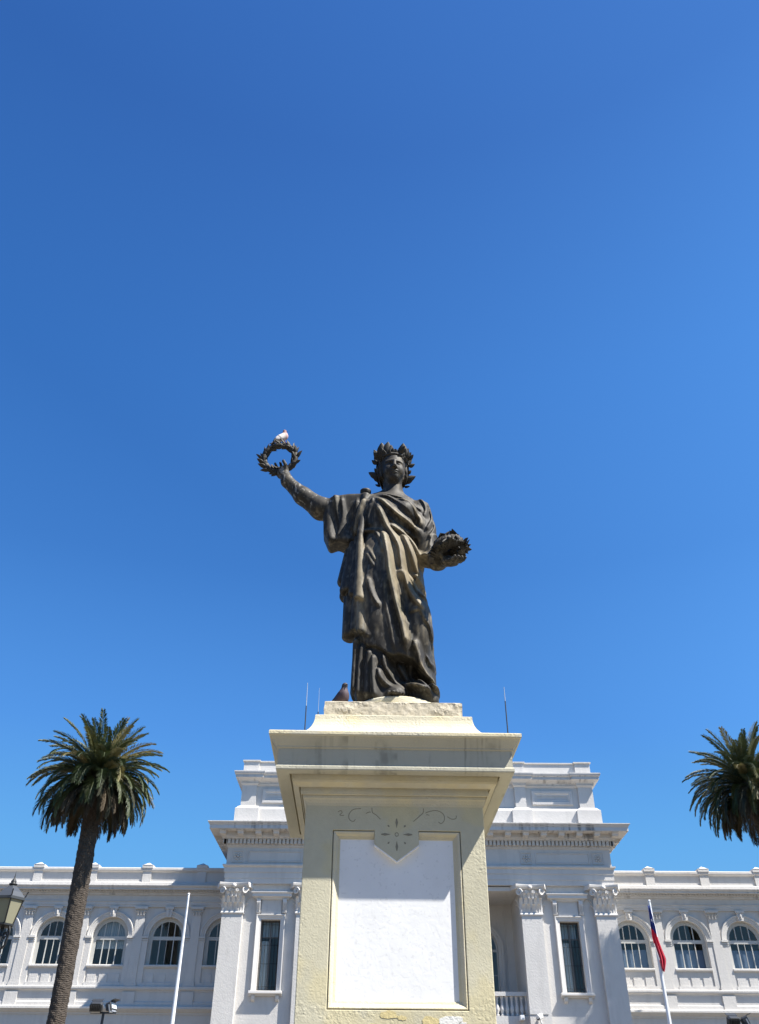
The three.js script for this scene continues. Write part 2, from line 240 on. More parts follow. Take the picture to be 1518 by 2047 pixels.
  const blk = new THREE.BoxGeometry(.862, .112, .862, 90, 14, 90); { // rough hewn block
    const p = blk.attributes.position; for (let i = 0; i < p.count; i++) { const x = p.getX(i), y = p.getY(i), z = p.getZ(i), e = (fbm3(x * 26, y * 26, z * 26, 4) - .5) * .011 + (fbm3(x * 5 + 7, y * 5, z * 5, 2) - .5) * .008, k = Math.abs(y) > .0559 ? .25 : 1; const l = Math.max(Math.abs(x), Math.abs(z), .05); p.setXYZ(i, x * (1 + e * k / l), y + (Math.abs(y) > .0559 ? e * .2 - (l > .425 ? .006 : 0) * Math.sign(y) : 0), z * (1 + e * k / l)); } blk.computeVertexNormals(); }
  part(t, 'plinth_block', uvBoxed(mergeVertices((blk.deleteAttribute('uv'), blk.deleteAttribute('normal'), blk)).toNonIndexed()).translate(0, 3.7735, 0), M.roughStone, 'rough hewn stone block on top of the cap').geometry.computeVertexNormals();
  part(t, 'plinth_slab', ring([[.405, 3.8265], [.405, 3.834], [.40, 3.838], [.1, 3.838]]), M.moulding);
  part(t, 'dais', lathe([[.305, 3.8375], [.308, 3.86], [.306, 3.915], [.298, 3.928], [.28, 3.932], [0, 3.932]], 64).translate(.035, 0, 0), M.moulding, 'round cream stone dais under the figure');
}

// ---------------------------------------------------------------- the building: a projecting pavilion between two long wings
const BX = 2.18, BZ = -46.8, WING = -3.2;   // pavilion front at local z = 0, wing front at local z = WING
const hall = thing('civic_building', 'pale grey two storey neoclassical building with a taller central pavilion', 'building', [BX, 0, BZ]);
{
  const HW = 9.97;                                                    // half width of the pavilion
  const wingL = [-8.15, -11.15, -14.15, -17.15, -20.15, -23.15].map((x) => x - BX), wingR = [13.55, 16.55, 19.55, 22.55, 25.55].map((x) => x - BX);
  const bays = [...wingL, ...wingR], endL = -27 - BX, endR = 29.5 - BX, BACK = -13;
  const z = WING, r0 = .83, sillY = 8.95, springY = 10.30;
  const arch = (r, y0, ys, n = 20, cx = 0) => { const p = [[cx - r, y0]]; for (let i = 0; i <= n; i++) { const a = Math.PI - Math.PI * i / n; p.push([cx + r * Math.cos(a), ys + r * Math.sin(a)]); } p.push([cx + r, y0]); return p; };

  // wing walls with the arched openings and the sunk aprons under the windows
  for (const [x0, x1, list] of [[endL, -HW + 1.35, wingL], [HW - 1.35, endR, wingR]]) {
    const s = poly([[x0, 7.9], [x1, 7.9], [x1, 12.4], [x0, 12.4]]);
    for (const c of list) { const o = arch(r0 + .12, sillY - .05, springY, 20, c).filter((p) => p[0] > x0 + .02 && p[0] < x1 - .02); if (o.length > 3 && c - r0 - .2 > x0 && c + r0 + .2 < x1) s.holes.push(new THREE.Path(o.map((p) => new THREE.Vector2(...p)))); }
    part(hall, 'wing_wall', extrude(s, .45, z - .45), M.paint);
    part(hall, 'wing_wall', box(x0, x1, 0, 6.78, z - .45, z + .05), M.paint);
    part(hall, 'wing_interior', join([box(x0, x1, 6.9, 7.1, BACK, z - .45), box(x0, x1, 12.2, 12.4, BACK, z - .46), box(x0, x1, 7.1, 12.2, z - 5, z - 4.8)]), M.room);
    part(hall, 'wing_wall', box(x0, x1, 0, 12.6, BACK - .3, BACK), M.paint);
    part(hall, 'wing_wall', x0 < 0 ? box(x0 - .3, x0, 0, 12.6, BACK, z) : box(x1, x1 + .3, 0, 12.6, BACK, z), M.paint);
    part(hall, 'roof', box(x0, x1, 12.62, 12.74, BACK, z + .1), M.roof);
    const run = (prof, m = M.paint, n = 'moulding') => part(hall, n, sweep(prof, [[x0, z], [x1, z]]), m);
    run([[-.2, 6.70], [.10, 6.70], [.12, 6.78], [.22, 6.83], [.30, 6.90], [.36, 6.93], [.36, 7.02], [.30, 7.06], [-.2, 7.07]], M.paint, 'string_course');
    run([[-.3, 7.06], [.16, 7.062], [.16, 7.24], [.10, 7.28], [.10, 7.70], [-.3, 7.71]], M.paint, 'pedestal_course');
    run([[-.3, 7.70], [.12, 7.701], [.14, 7.76], [.22, 7.80], [.24, 7.85], [.24, 7.93], [.2, 7.95], [-.3, 7.96]], M.paint, 'ledge');
    run([[-.3, 11.74], [.09, 11.741], [.09, 11.84], [.115, 11.845], [.115, 11.99], [.15, 12.0], [.15, 12.03], [.10, 12.035], [.10, 12.30], [.14, 12.32], [-.3, 12.33]], M.paint, 'entablature');
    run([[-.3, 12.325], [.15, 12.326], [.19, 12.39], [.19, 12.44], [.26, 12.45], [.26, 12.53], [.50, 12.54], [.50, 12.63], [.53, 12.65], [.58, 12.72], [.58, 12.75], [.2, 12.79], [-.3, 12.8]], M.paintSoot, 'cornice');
    run([[-.2, 12.78], [.20, 12.781], [.20, 12.96], [.15, 13.0], [.10, 13.02], [.10, 13.50], [.16, 13.53], [.22, 13.56], [.24, 13.60], [.24, 13.70], [.20, 13.735], [-.2, 13.75], [-.25, 12.79]], M.paint, 'parapet');
    const dent = []; for (let x = x0 + .1; x < x1 - .1; x += .16) dent.push(box(x, x + .09, 12.455, 12.525, z + .2, z + .33));
    part(hall, 'cornice_block', join(dent), M.paint).userData.kind = 'stuff';
  }

  // one bay's window and surround
  const glassTop = (x) => springY + Math.sqrt(Math.max(0, r0 * r0 - x * x));
  function windowIn(c, blind) {
    const w = sub(hall, 'window'); w.position.set(c, 0, z - .24);
    const f = poly(arch(r0 + .13, sillY - .06, springY)); const mu = .36, fr = .075, bar = .021, holes = [];
    const cells = [[-r0 + fr, -mu - bar], [-mu + bar, -.011], [.011, mu - bar], [mu + bar, r0 - fr]];
    const yT0 = sillY + .05, yT1 = springY - .14, yU0 = springY + .03;
    for (const [a, b] of cells) {
      holes.push([[a, yT0], [b, yT0], [b, yT1], [a, yT1]]);
      const up = [[a, yU0], [b, yU0]], R = r0 - fr; for (let i = 0; i <= 6; i++) { const x = mix(b, a, i / 6); up.push([x, Math.max(yU0 + .01, springY + Math.sqrt(Math.max(0, R * R - x * x)))]); }
      holes.push(up);
    }
    for (const h of holes) f.holes.push(new THREE.Path(h.map((p) => new THREE.Vector2(...p))));
    part(w, 'frame', extrude(f, .07, 0), M.woodWhite);
    for (const h of holes) part(w, 'pane', new THREE.ShapeGeometry(poly(h)).translate(0, 0, .03), M.glass);
    if (blind === 1) part(w, 'lower_blind', box(-r0 - .05, r0 + .05, sillY - .03, sillY + .92, -.09, -.07), M.blind);
    if (blind === 2) part(w, 'roller_blind', box(-r0 - .05, r0 + .05, springY - .55, springY + .8, -.12, -.10), M.curtain);
  }
  bays.forEach((c, i) => {
    if (c > -HW + .2 - 1.2 && c < -HW + .9) { /* partly hidden by the pavilion: still built */ }
    windowIn(c, wingR.includes(c) ? 1 : (i % 3 === 2 ? 2 : 0));
    const at = (g) => g.translate(c, 0, 0);
    // arch band, keystone, imposts, jambs, sill, apron
    const ap = arch(r0 + .12, springY, springY, 24).slice(1, -1);
    part(hall, 'archivolt', at(sweep([[0, z - .02], [0, z + .03], [.02, z + .05], [.10, z + .05], [.11, z + .075], [.20, z + .075], [.21, z + .11], [.27, z + .12], [.29, z + .09], [.29, z - .02]], ap, false, FACE)), M.paint);
    const ks = sub(hall, 'keystone'); part(ks, 'block', at(extrude(poly([[-.13, springY + r0 + .10], [.13, springY + r0 + .10], [.18, 11.62], [-.18, 11.62]]), .2, z - .02)), M.paint); part(ks, 'cap', at(box(-.23, .23, 11.62, 11.735, z - .02, z + .22)), M.paint); part(ks, 'scroll', at(tube([[0, 11.58, z + .16], [0, 11.45, z + .185], [0, 11.33, z + .17]], .06, 10, 8)), M.paint);
    for (const s of [-1, 1]) {
      const a = s * (r0 + .12), b = s * (r0 + .44), x0 = Math.min(a, b), x1 = Math.max(a, b);
      part(hall, 'jamb', at(box(x0, x1, 7.955, 10.02, z - .02, z + .07)), M.paint);
      const im = sub(hall, 'impost'); for (const [yy, hh, o] of [[10.02, .06, .09], [10.115, .055, .115], [10.205, .10, .15]]) part(im, 'band', at(box(x0 - .02, x1 + .02, yy, yy + hh, z - .02, z + o)), M.paint); part(im, 'core', at(box(x0, x1, 10.021, 10.301, z - .02, z + .072)), M.paint);
    }
    part(hall, 'window_sill', at(sweep([[-.3, 8.80], [.05, 8.801], [.07, 8.84], [.13, 8.86], [.13, 8.93], [.10, 8.95], [-.3, 8.96]], [[-r0 - .12, z], [r0 + .12, z]])), M.paint);
    const ap2 = sub(hall, 'apron'); part(ap2, 'base', at(box(-r0 - .12, r0 + .12, 7.956, 8.13, z - .02, z + .09)), M.paint); for (const x of [-.62, 0, .62]) part(ap2, 'panel', at(box(x - .22, x + .22, 8.131, 8.52, z - .02, z + .035)), M.paint);
  });

  // small pilasters between the bays, and the parapet piers above them
  for (const c of [-9.66, -12.66, -15.66, -18.66, -21.66, 15.03, 18.03, 21.05, 24.05].map((x) => x - BX)) {
    const p = sub(hall, 'wing_pilaster');
    part(p, 'shaft', box(c - .24, c + .24, 8.2, 11.31, z - .02, z + .11), M.paint);
    part(p, 'base', join([box(c - .30, c + .30, 7.957, 8.06, z - .02, z + .17), box(c - .285, c + .285, 8.06, 8.13, z - .02, z + .15), box(c - .265, c + .265, 8.13, 8.2, z - .02, z + .13)]), M.paint);
    const cap = sub(hall, 'wing_capital');
    part(cap, 'bell', extrude(poly([[c - .22, 11.31], [c + .22, 11.31], [c + .30, 11.62], [c - .30, 11.62]]), .14, z - .02), M.paint);
    part(cap, 'abacus', extrude(poly([[c - .33, 11.62], [c + .33, 11.62], [c + .36, 11.735], [c - .36, 11.735]]), .26, z - .02), M.paint);
    for (const s of [-1, 1]) part(cap, 'volute', new THREE.TorusGeometry(.06, .028, 6, 14).translate(c + s * .25, 11.56, z + .16), M.paint);
    for (const x of [-.16, 0, .16]) part(cap, 'leaf', tube([[c + x, 11.32, z + .13], [c + x, 11.42, z + .15], [c + x, 11.49, z + .2]], .045, 6, 6), M.paint);
    part(hall, 'course_pier', box(c - .33, c + .33, 7.064, 7.699, z - .02, z + .19), M.paint);
    const q = sub(hall, 'parapet_pier');
    part(q, 'block', box(c - .24, c + .24, 12.965, 13.55, z - .1, z + .18), M.paint);
    part(q, 'cap', box(c - .30, c + .30, 13.70, 13.86, z - .2, z + .27), M.paint);
    const py = new THREE.ConeGeometry(.36, .16, 4, 1).rotateY(Math.PI / 4).translate(c, 13.94, z + .03); part(q, 'cap_point', py.toNonIndexed(), M.paint);
  }

  // ---- pavilion
  const PB = BACK, wrap = (prof, m, n, hw = HW, zf = 0) => part(hall, n, sweep(prof, [[-hw, PB], [-hw, zf], [hw, zf], [hw, PB]], false, PLAN, false), m);
  const winC = [-5.33 - BX, 9.69 - BX], pil = [-7.27, -3.53, 7.80, 11.55].map((x) => x - BX);
  // front wall panels either side with the tall window openings; recessed loggia between
  for (const [x0, x1, c] of [[-HW, pil[1] + .52, winC[0]], [pil[2] - .52, HW, winC[1]]]) {
    const s = poly([[x0, 0], [x1, 0], [x1, 12.3], [x0, 12.3]]); s.holes.push(new THREE.Path([[c - .49, 7.42], [c - .49, 10.58], [c + .49, 10.58], [c + .49, 7.42]].map((p) => new THREE.Vector2(...p))));
    part(hall, 'pavilion_wall', extrude(s, .5, -.62), M.paint);
    part(hall, 'pavilion_wall', box(c > 0 ? x0 : x1 - .5, c > 0 ? x0 + .5 : x1, 0, 12.25, -3.9, -.62), M.paint);
    part(hall, 'pavilion_wall', c > 0 ? box(x1 - .12, x1, 0, 12.3, PB, -.62) : box(x0, x0 + .12, 0, 12.3, PB, -.62), M.paint);
    part(hall, 'room_lining', join([box(x0 + .5, x1 - .5, 6.9, 7.1, -4, -.63), box(x0 + .5, x1 - .5, 11.9, 12.1, -4, -.63), box(x0 + .13, x1 - .13, 7.1, 11.9, -4.2, -4)]), M.room);
    // window: dark frame, grille, glass, a pale open leaf behind the glass
    const w = sub(hall, 'tall_window'); w.position.set(c, 0, -.40);
    part(w, 'frame', join([box(-.49, -.42, 7.42, 10.58, -.06, 0), box(.42, .49, 7.42, 10.58, -.06, 0), box(-.42, .42, 10.50, 10.58, -.06, 0), box(-.42, .42, 7.42, 7.50, -.06, 0), box(-.035, .035, 7.5, 10.5, -.06, -.01), box(-.42, -.035, 9.78, 9.83, -.055, -.01), box(.035, .42, 9.78, 9.83, -.055, -.01)]), M.woodDark);
    for (const [a, b] of [[-.42, -.035], [.035, .42]]) for (const [d, e] of [[7.5, 9.78], [9.83, 10.5]]) part(w, 'pane', new THREE.PlaneGeometry(b - a, e - d).translate((a + b) / 2, (d + e) / 2, -.035), M.glass);
    for (let k = 0; k < 6; k++) part(w, 'grille_bar', rod([-.40 + k * .16, 7.43, .06], [-.40 + k * .16, 10.57, .06], .011, .011, 6), M.iron);
    for (const y of [7.62, 8.62, 9.45, 10.38]) part(w, 'grille_bar', rod([-.48, y, .06], [.48, y, .06], .011, .011, 6), M.iron);
    part(w, 'inner_shutter', box(-.40, -.06, 7.52, 9.66, -.16, -.12), M.curtain); part(w, 'inner_shutter', box(-.40, .36, 9.86, 10.5, -.22, -.2), M.curtain);
    const zf = -.12;                                                   // wall face
    part(hall, 'window_architrave', sweep([[0, zf - .02], [0, zf + .05], [.09, zf + .06], [.10, zf + .09], [.17, zf + .10], [.19, zf + .14], [.23, zf + .14], [.23, zf - .02]], [[c - .49, 7.42], [c - .49, 10.58], [c + .49, 10.58], [c + .49, 7.42]], false, FACE), M.trim);
    part(hall, 'window_frieze', box(c - .50, c + .50, 10.83, 11.52, zf - .02, zf + .07), M.paint);
    part(hall, 'window_hood', sweep([[-.05, 11.50], [.14, 11.501], [.16, 11.58], [.30, 11.62], [.30, 11.74], [.36, 11.80], [.36, 11.83], [-.05, 11.86]], [[c - .70, zf - .02], [c - .70, zf], [c + .70, zf], [c + .70, zf - .02]], false, PLAN, false), M.trim);
    for (const s of [-1, 1]) { const k = sub(hall, 'window_console'), x = c + s * .66; part(k, 'block', extrude(poly([[0, 11.499], [.24, 11.499], [.24, 11.34], [.16, 11.2], [.09, 11.0], [.14, 10.93], [.10, 10.86], [0, 10.86]]), .20, -.10).rotateY(-Math.PI / 2).translate(x, 0, zf), M.trim); for (const d of [-.06, 0, .06]) part(k, 'reeding', rod([x + d, 10.95, zf + .13], [x + d, 11.36, zf + .23], .022, .022, 6), M.trim); }
    part(hall, 'window_ledge', sweep([[-.3, 7.20], [.10, 7.201], [.12, 7.26], [.26, 7.29], [.26, 7.38], [.22, 7.40], [-.3, 7.42]], [[c - .80, zf], [c + .80, zf]]), M.trim);
    for (const s of [-1, 1]) part(hall, 'ledge_bracket', extrude(poly([[0, 7.199], [.18, 7.199], [.14, 7.05], [.05, 6.97], [0, 6.96]]), .16, -.08).rotateY(-Math.PI / 2).translate(c + s * .58, 0, zf), M.trim);
  }
  // giant pilasters with leafy capitals
  const leafGeo = (w, h, out) => { const pts = [], nx = 6, ny = 9, g = new THREE.BufferGeometry(), ix = []; for (let j = 0; j <= ny; j++) { const v = j / ny, lob = 1 - .22 * Math.abs(Math.sin(v * Math.PI * 3.2)), ww = w * .5 * (v < .85 ? mix(.85, 1, Math.sin(v * 3)) : mix(1, .35, (v - .85) / .15)) * lob; for (let i = 0; i <= nx; i++) { const u = i / nx * 2 - 1; const curl = Math.pow(v, 2.6) * out, drop = v > .86 ? (v - .86) * 1.1 * h : 0; pts.push(u * ww, v * h - drop, curl + .035 * (1 - u * u) - .012 * Math.cos(u * Math.PI * 3)); } } for (let j = 0; j < ny; j++) for (let i = 0; i < nx; i++) { const a = j * (nx + 1) + i; ix.push(a, a + 1, a + nx + 2, a, a + nx + 2, a + nx + 1); } g.setAttribute('position', new THREE.Float32BufferAttribute(pts, 3)); g.setIndex(ix); g.computeVertexNormals(); g.setAttribute('uv', new THREE.Float32BufferAttribute(pts.flatMap((_, i) => (i % 3 === 0 ? [pts[i], pts[i + 1]] : [])), 2)); return g; };
  const leafA = leafGeo(.21, .46, .24), leafB = leafGeo(.20, .80, .30), leafC = leafGeo(.15, .30, .17);
  const spiral = (() => { const p = []; for (let i = 0; i <= 34; i++) { const a = i / 34 * Math.PI * 3.6, r = .135 * (1 - i / 40); p.push([r * Math.cos(a), r * Math.sin(a), 0]); } return tube(p, .032, 60, 6); })();
  for (const [i, c] of pil.entries()) {
    const p = sub(hall, 'giant_pilaster'), hw = .515;
    part(p, 'shaft', box(c - hw, c + hw, 1.2, 10.78, -.25, .18), M.paint);
    part(p, 'base', join([box(c - hw - .12, c + hw + .12, 0, .9, -.25, .32), box(c - hw - .07, c + hw + .07, .9, 1.2, -.25, .26)]), M.paint);
    part(p, 'astragal', sweep([[-.05, 10.78], [.03, 10.781], [.06, 10.82], [.06, 10.86], [.03, 10.9], [-.05, 10.9]], [[c - hw, -.2], [c - hw, .18], [c + hw, .18], [c + hw, -.2]], false, PLAN, false), M.trim);
    const k = sub(hall, 'capital');
    const bell = new THREE.CylinderGeometry(.60, .49, 1.16, 4, 1).rotateY(Math.PI / 4); bell.scale(1.0 / .7071 * .68, 1, .36); part(k, 'bell', uvBoxed(bell.translate(c, 11.48, -.02)), M.trim);
    part(k, 'bell_core', box(c - hw + .05, c + hw - .05, 10.9, 12.0, -.25, .10), M.trim);
    const put = (name, g, x, y, zz, ry = 0, sc = 1) => { const m = part(k, name, g, M.trim); m.position.set(x, y, zz); m.rotation.y = ry; m.scale.setScalar(sc); return m; };
    for (const x of [-.38, -.13, .13, .38]) put('leaf', leafA, c + x, 10.90, .13);
    for (const x of [-.50, -.25, 0, .25, .50]) put('leaf', leafB, c + x, 10.90, .09);
    for (const s of [-1, 1]) for (const [dz, g] of [[.02, leafA], [-.1, leafB]]) put('leaf', g, c + s * (hw - .02), 10.90, dz, s * Math.PI / 2);
    for (const x of [-.30, -.10, .10, .30]) put('leaf', leafC, c + x, 11.55, .24);
    for (const s of [-1, 1]) { put('volute', spiral, c + s * .57, 11.86, .30, s * .5, 1.25); put('volute', spiral, c + s * .16, 11.88, .26, 0, .7); }
    put('fleuron', new THREE.IcosahedronGeometry(.11, 1), c, 12.08, .36);
    const ab = []; for (let q = 0; q <= 12; q++) { const x = -1 + q / 6; ab.push([c + x * .74, .40 - .14 * (1 - x * x) + .02]); }
    part(k, 'abacus', sweep([[-.6, 12.03], [-.06, 12.031], [-.02, 12.10], [.02, 12.12], [.04, 12.2], [.04, 12.238], [-.6, 12.24]], ab, false, PLAN), M.trim);
  }
  // loggia behind the middle opening: back wall with arched windows, balustrade, two columns
  {
    const zb = -3.4, s = poly([[pil[1], 0], [pil[2], 0], [pil[2], 12.25], [pil[1], 12.25]]), mid = [-3.35, 0.0, 3.35].map((x) => x + (pil[1] + pil[2]) / 2);
    for (const c of mid) s.holes.push(new THREE.Path(arch(.95, 6.6, 9.9, 16, c).map((p) => new THREE.Vector2(...p))));
    part(hall, 'loggia_wall', extrude(s, .4, zb - .4), M.paint);
    part(hall, 'loggia_ceiling', box(pil[1], pil[2], 12.0, 12.2, zb, -.1), M.paint);
    part(hall, 'loggia_floor', box(pil[1] + .5, pil[2] - .5, 5.2, 5.5, zb, -.1), M.paint);
    part(hall, 'loggia_lining', box(pil[1], pil[2], 5.2, 12.2, zb - 4, zb - 3.8), M.room);
    for (const c of mid) {
      const w = sub(hall, 'loggia_window'); w.position.set(c, 0, zb - .25); const f = poly(arch(1.0, 6.55, 9.9)), hs = [];
      for (const [a, b] of [[-.88, -.36], [-.30, -.02], [.02, .30], [.36, .88]]) { for (const [d, e] of [[6.65, 7.6], [7.65, 8.6], [8.65, 9.72]]) hs.push([[a, d], [b, d], [b, e], [a, e]]); const up = [[a, 9.85], [b, 9.85]]; for (let i = 0; i <= 6; i++) { const x = mix(b, a, i / 6); up.push([x, Math.max(9.87, 9.9 + Math.sqrt(Math.max(0, .88 * .88 - x * x)))]); } hs.push(up); }
      for (const h of hs) { f.holes.push(new THREE.Path(h.map((p) => new THREE.Vector2(...p)))); part(w, 'pane', new THREE.ShapeGeometry(poly(h)).translate(0, 0, .03), M.glass); }
      part(w, 'frame', extrude(f, .07, 0), M.woodWhite);
      part(hall, 'archivolt', sweep([[0, zb - .02], [0, zb + .04], [.16, zb + .05], [.17, zb + .09], [.30, zb + .10], [.30, zb - .02]], arch(.95, 6.6, 9.9, 24, c), false, FACE), M.paint);
      part(hall, 'loggia_jamb', box(c + 1.4, c + 1.85, 5.5, 12.0, zb, zb + .12), M.paint);
    }
    const bx0 = pil[1] + .52, bx1 = pil[2] - .52, b = sub(hall, 'balustrade');
    part(b, 'rail', box(bx0, bx1, 7.30, 7.48, -.62, -.30), M.paint); part(b, 'plinth', box(bx0, bx1, 6.12, 6.46, -.62, -.28), M.paint); part(b, 'panelled_base', box(bx0, bx1, 4.6, 6.119, -.60, -.34), M.paint);
    const bal = lathe([[.05, 0], [.085, .02], [.085, .07], [.05, .10], [.10, .24], [.105, .32], [.06, .48], [.045, .60], [.07, .66], [.05, .70], [.08, .78], [.08, .84]], 10);
    for (let x = bx0 + .15; x < bx1; x += .235) part(b, 'baluster', bal, M.paint).position.set(x, 6.46, -.46);
    for (const c of [-1.72, 1.72].map((x) => x + (pil[1] + pil[2]) / 2)) { const k = sub(hall, 'loggia_column'); part(k, 'shaft', lathe([[.52, .9], [.52, 1.1], [.48, 1.15], [.47, 4], [.42, 10.9], [.46, 11.0], [.5, 11.9], [.6, 12.1]], 20).translate(c, 0, -.45), M.paint); part(k, 'base', box(c - .6, c + .6, 0, .9, -.99, .1), M.paint); part(k, 'abacus', box(c - .6, c + .6, 12.1, 12.24, -.99, .1), M.paint); }
  }
  // entablature
  wrap([[-.8, 12.245], [.06, 12.246], [.06, 12.50], [.09, 12.505], [.09, 12.78], [.13, 12.79], [.13, 13.02], [.18, 13.05], [.22, 13.10], [.22, 13.16], [.05, 13.17], [-.8, 13.18]], M.paint, 'architrave');
  wrap([[-.8, 13.165], [.06, 13.166], [.06, 14.02], [.12, 14.06], [.14, 14.12], [-.8, 14.13]], M.paint, 'frieze');
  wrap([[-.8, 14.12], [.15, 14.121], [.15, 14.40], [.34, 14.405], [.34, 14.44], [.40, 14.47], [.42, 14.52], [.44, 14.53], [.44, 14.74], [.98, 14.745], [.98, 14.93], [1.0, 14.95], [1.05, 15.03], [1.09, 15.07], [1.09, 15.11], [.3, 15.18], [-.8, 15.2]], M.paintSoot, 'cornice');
  const dent = []; for (let x = -HW - .26; x < HW + .26; x += .205) dent.push(box(x, x + .135, 14.17, 14.40, .14, .31)); for (const s of [-1, 1]) for (let zz = -2.9; zz < .2; zz += .205) dent.push(s > 0 ? box(HW + .14, HW + .31, 14.17, 14.4, zz, zz + .135) : box(-HW - .31, -HW - .14, 14.17, 14.4, zz, zz + .135));
  part(hall, 'dentil_band', join(dent), M.paint).userData.kind = 'stuff';
  { const prof = poly([[0, 0], [.46, 0], [.46, -.06], [.40, -.10], [.36, -.20], [.22, -.22], [.1, -.2], [0, -.21]]), mg = extrude(prof, .30, -.15).rotateY(-Math.PI / 2), cap = box(-.19, .19, -.03, 0, 0, .50);
    const n = 22, step = (2 * HW + .6) / n;
    for (let i = 0; i <= n; i++) { const m = sub(hall, 'modillion'); m.position.set(-HW - .3 + i * step, 14.744, .44); part(m, 'scroll', mg, M.paint); part(m, 'cap', cap, M.paint); }
    for (const s of [-1, 1]) for (let i = 1; i < 4; i++) { const m = sub(hall, 'modillion'); m.position.set(s * (HW + .44), 14.744, .3 - i * step); m.rotation.y = s * Math.PI / 2; part(m, 'scroll', mg, M.paint); part(m, 'cap', cap, M.paint); } }
  // frieze panels and rosettes
  for (const c of winC) { part(hall, 'frieze_panel', sweep([[0, .05], [0, .09], [-.05, .10], [-.07, .05]], [[c - 1.42, 13.30], [c - 1.42, 13.86], [c + 1.42, 13.86], [c + 1.42, 13.30]], true, FACE), M.paint); }
  for (const c of [...pil]) {
    const x = clamp(c, -HW + .5, HW - .5), r = sub(hall, 'rosette'); part(r, 'border', sweep([[0, .05], [0, .10], [-.04, .10], [-.05, .05]], [[x - .30, 13.29], [x - .30, 13.87], [x + .30, 13.87], [x + .30, 13.29]], true, FACE), M.paint);
    for (let k = 0; k < 8; k++) { const a = k * Math.PI / 4; part(r, 'petal', new THREE.SphereGeometry(.075, 8, 6).scale(1, .6, .5).rotateZ(a).translate(x + .14 * Math.cos(a), 13.58 + .14 * Math.sin(a), .08), M.paint); }
    part(r, 'eye', new THREE.SphereGeometry(.06, 8, 6).translate(x, 13.58, .10), M.paint);
  }
  // attic storey with piers
  const AW = 9.55, za = -.10;
  const seg = (prof, m, n) => part(hall, n, sweep(prof, [[-AW, PB], [-AW, za], [AW, za], [AW, PB]], false, PLAN, false), m);
  seg([[-.5, 15.1], [.22, 15.11], [.22, 16.02], [.16, 16.06], [.10, 16.14], [.06, 16.18], [-.5, 16.2]], M.paint, 'attic_base');
  seg([[-.5, 16.18], [.0, 16.181], [.0, 17.32], [.05, 17.36], [.08, 17.42], [-.5, 17.44]], M.paint, 'attic_wall');
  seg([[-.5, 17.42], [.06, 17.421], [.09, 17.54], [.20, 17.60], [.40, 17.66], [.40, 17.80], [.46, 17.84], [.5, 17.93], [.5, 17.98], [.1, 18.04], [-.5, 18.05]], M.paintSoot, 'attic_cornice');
  seg([[-.5, 18.03], [.06, 18.031], [.06, 18.62], [.12, 18.64], [.12, 18.70], [-.5, 18.72]], M.paint, 'attic_blocking');
  part(hall, 'roof', box(-AW + .2, AW - .2, 18.5, 18.6, PB, za - .4), M.roof);
  part(hall, 'roof', box(-HW + .2, HW - .2, 15.0, 15.09, PB, -.3), M.roof);
  part(hall, 'pavilion_wall', box(-HW + .1, HW - .1, 0, 18.5, PB - .3, PB), M.paint);
  for (const [a, b] of [[-7.42, -6.62], [-3.73, -3.15], [7.50, 8.09], [10.98, 11.78]].map((q) => q.map((x) => x - BX))) {
    const p = sub(hall, 'attic_pier'), ww = (prof) => sweep(prof, [[a, za - .1], [a, za + .14], [b, za + .14], [b, za - .1]], false, PLAN, false);
    part(p, 'base', ww([[-.2, 15.12], [.24, 15.121], [.24, 16.03], [.17, 16.07], [.11, 16.15], [.06, 16.19], [-.2, 16.2]]), M.paint); part(p, 'shaft', ww([[-.2, 16.19], [0, 16.191], [0, 17.33], [.05, 17.37], [.09, 17.425], [-.2, 17.43]]), M.paint);
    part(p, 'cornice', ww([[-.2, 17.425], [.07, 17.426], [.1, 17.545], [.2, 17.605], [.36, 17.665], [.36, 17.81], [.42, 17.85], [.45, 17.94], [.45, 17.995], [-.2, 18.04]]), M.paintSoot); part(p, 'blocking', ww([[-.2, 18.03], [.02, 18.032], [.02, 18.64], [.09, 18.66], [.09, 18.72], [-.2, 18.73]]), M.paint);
  }
  for (const [a, b] of [[-6.30, -4.05], [8.42, 10.65]].map((q) => q.map((x) => x - BX))) part(hall, 'attic_panel', sweep([[0, za - .02], [0, za + .06], [-.03, za + .08], [-.16, za + .08], [-.2, za + .035], [-.3, za + .03]], [[a, 16.38], [a, 17.16], [b, 17.16], [b, 16.38]], true, FACE), M.paint);
}

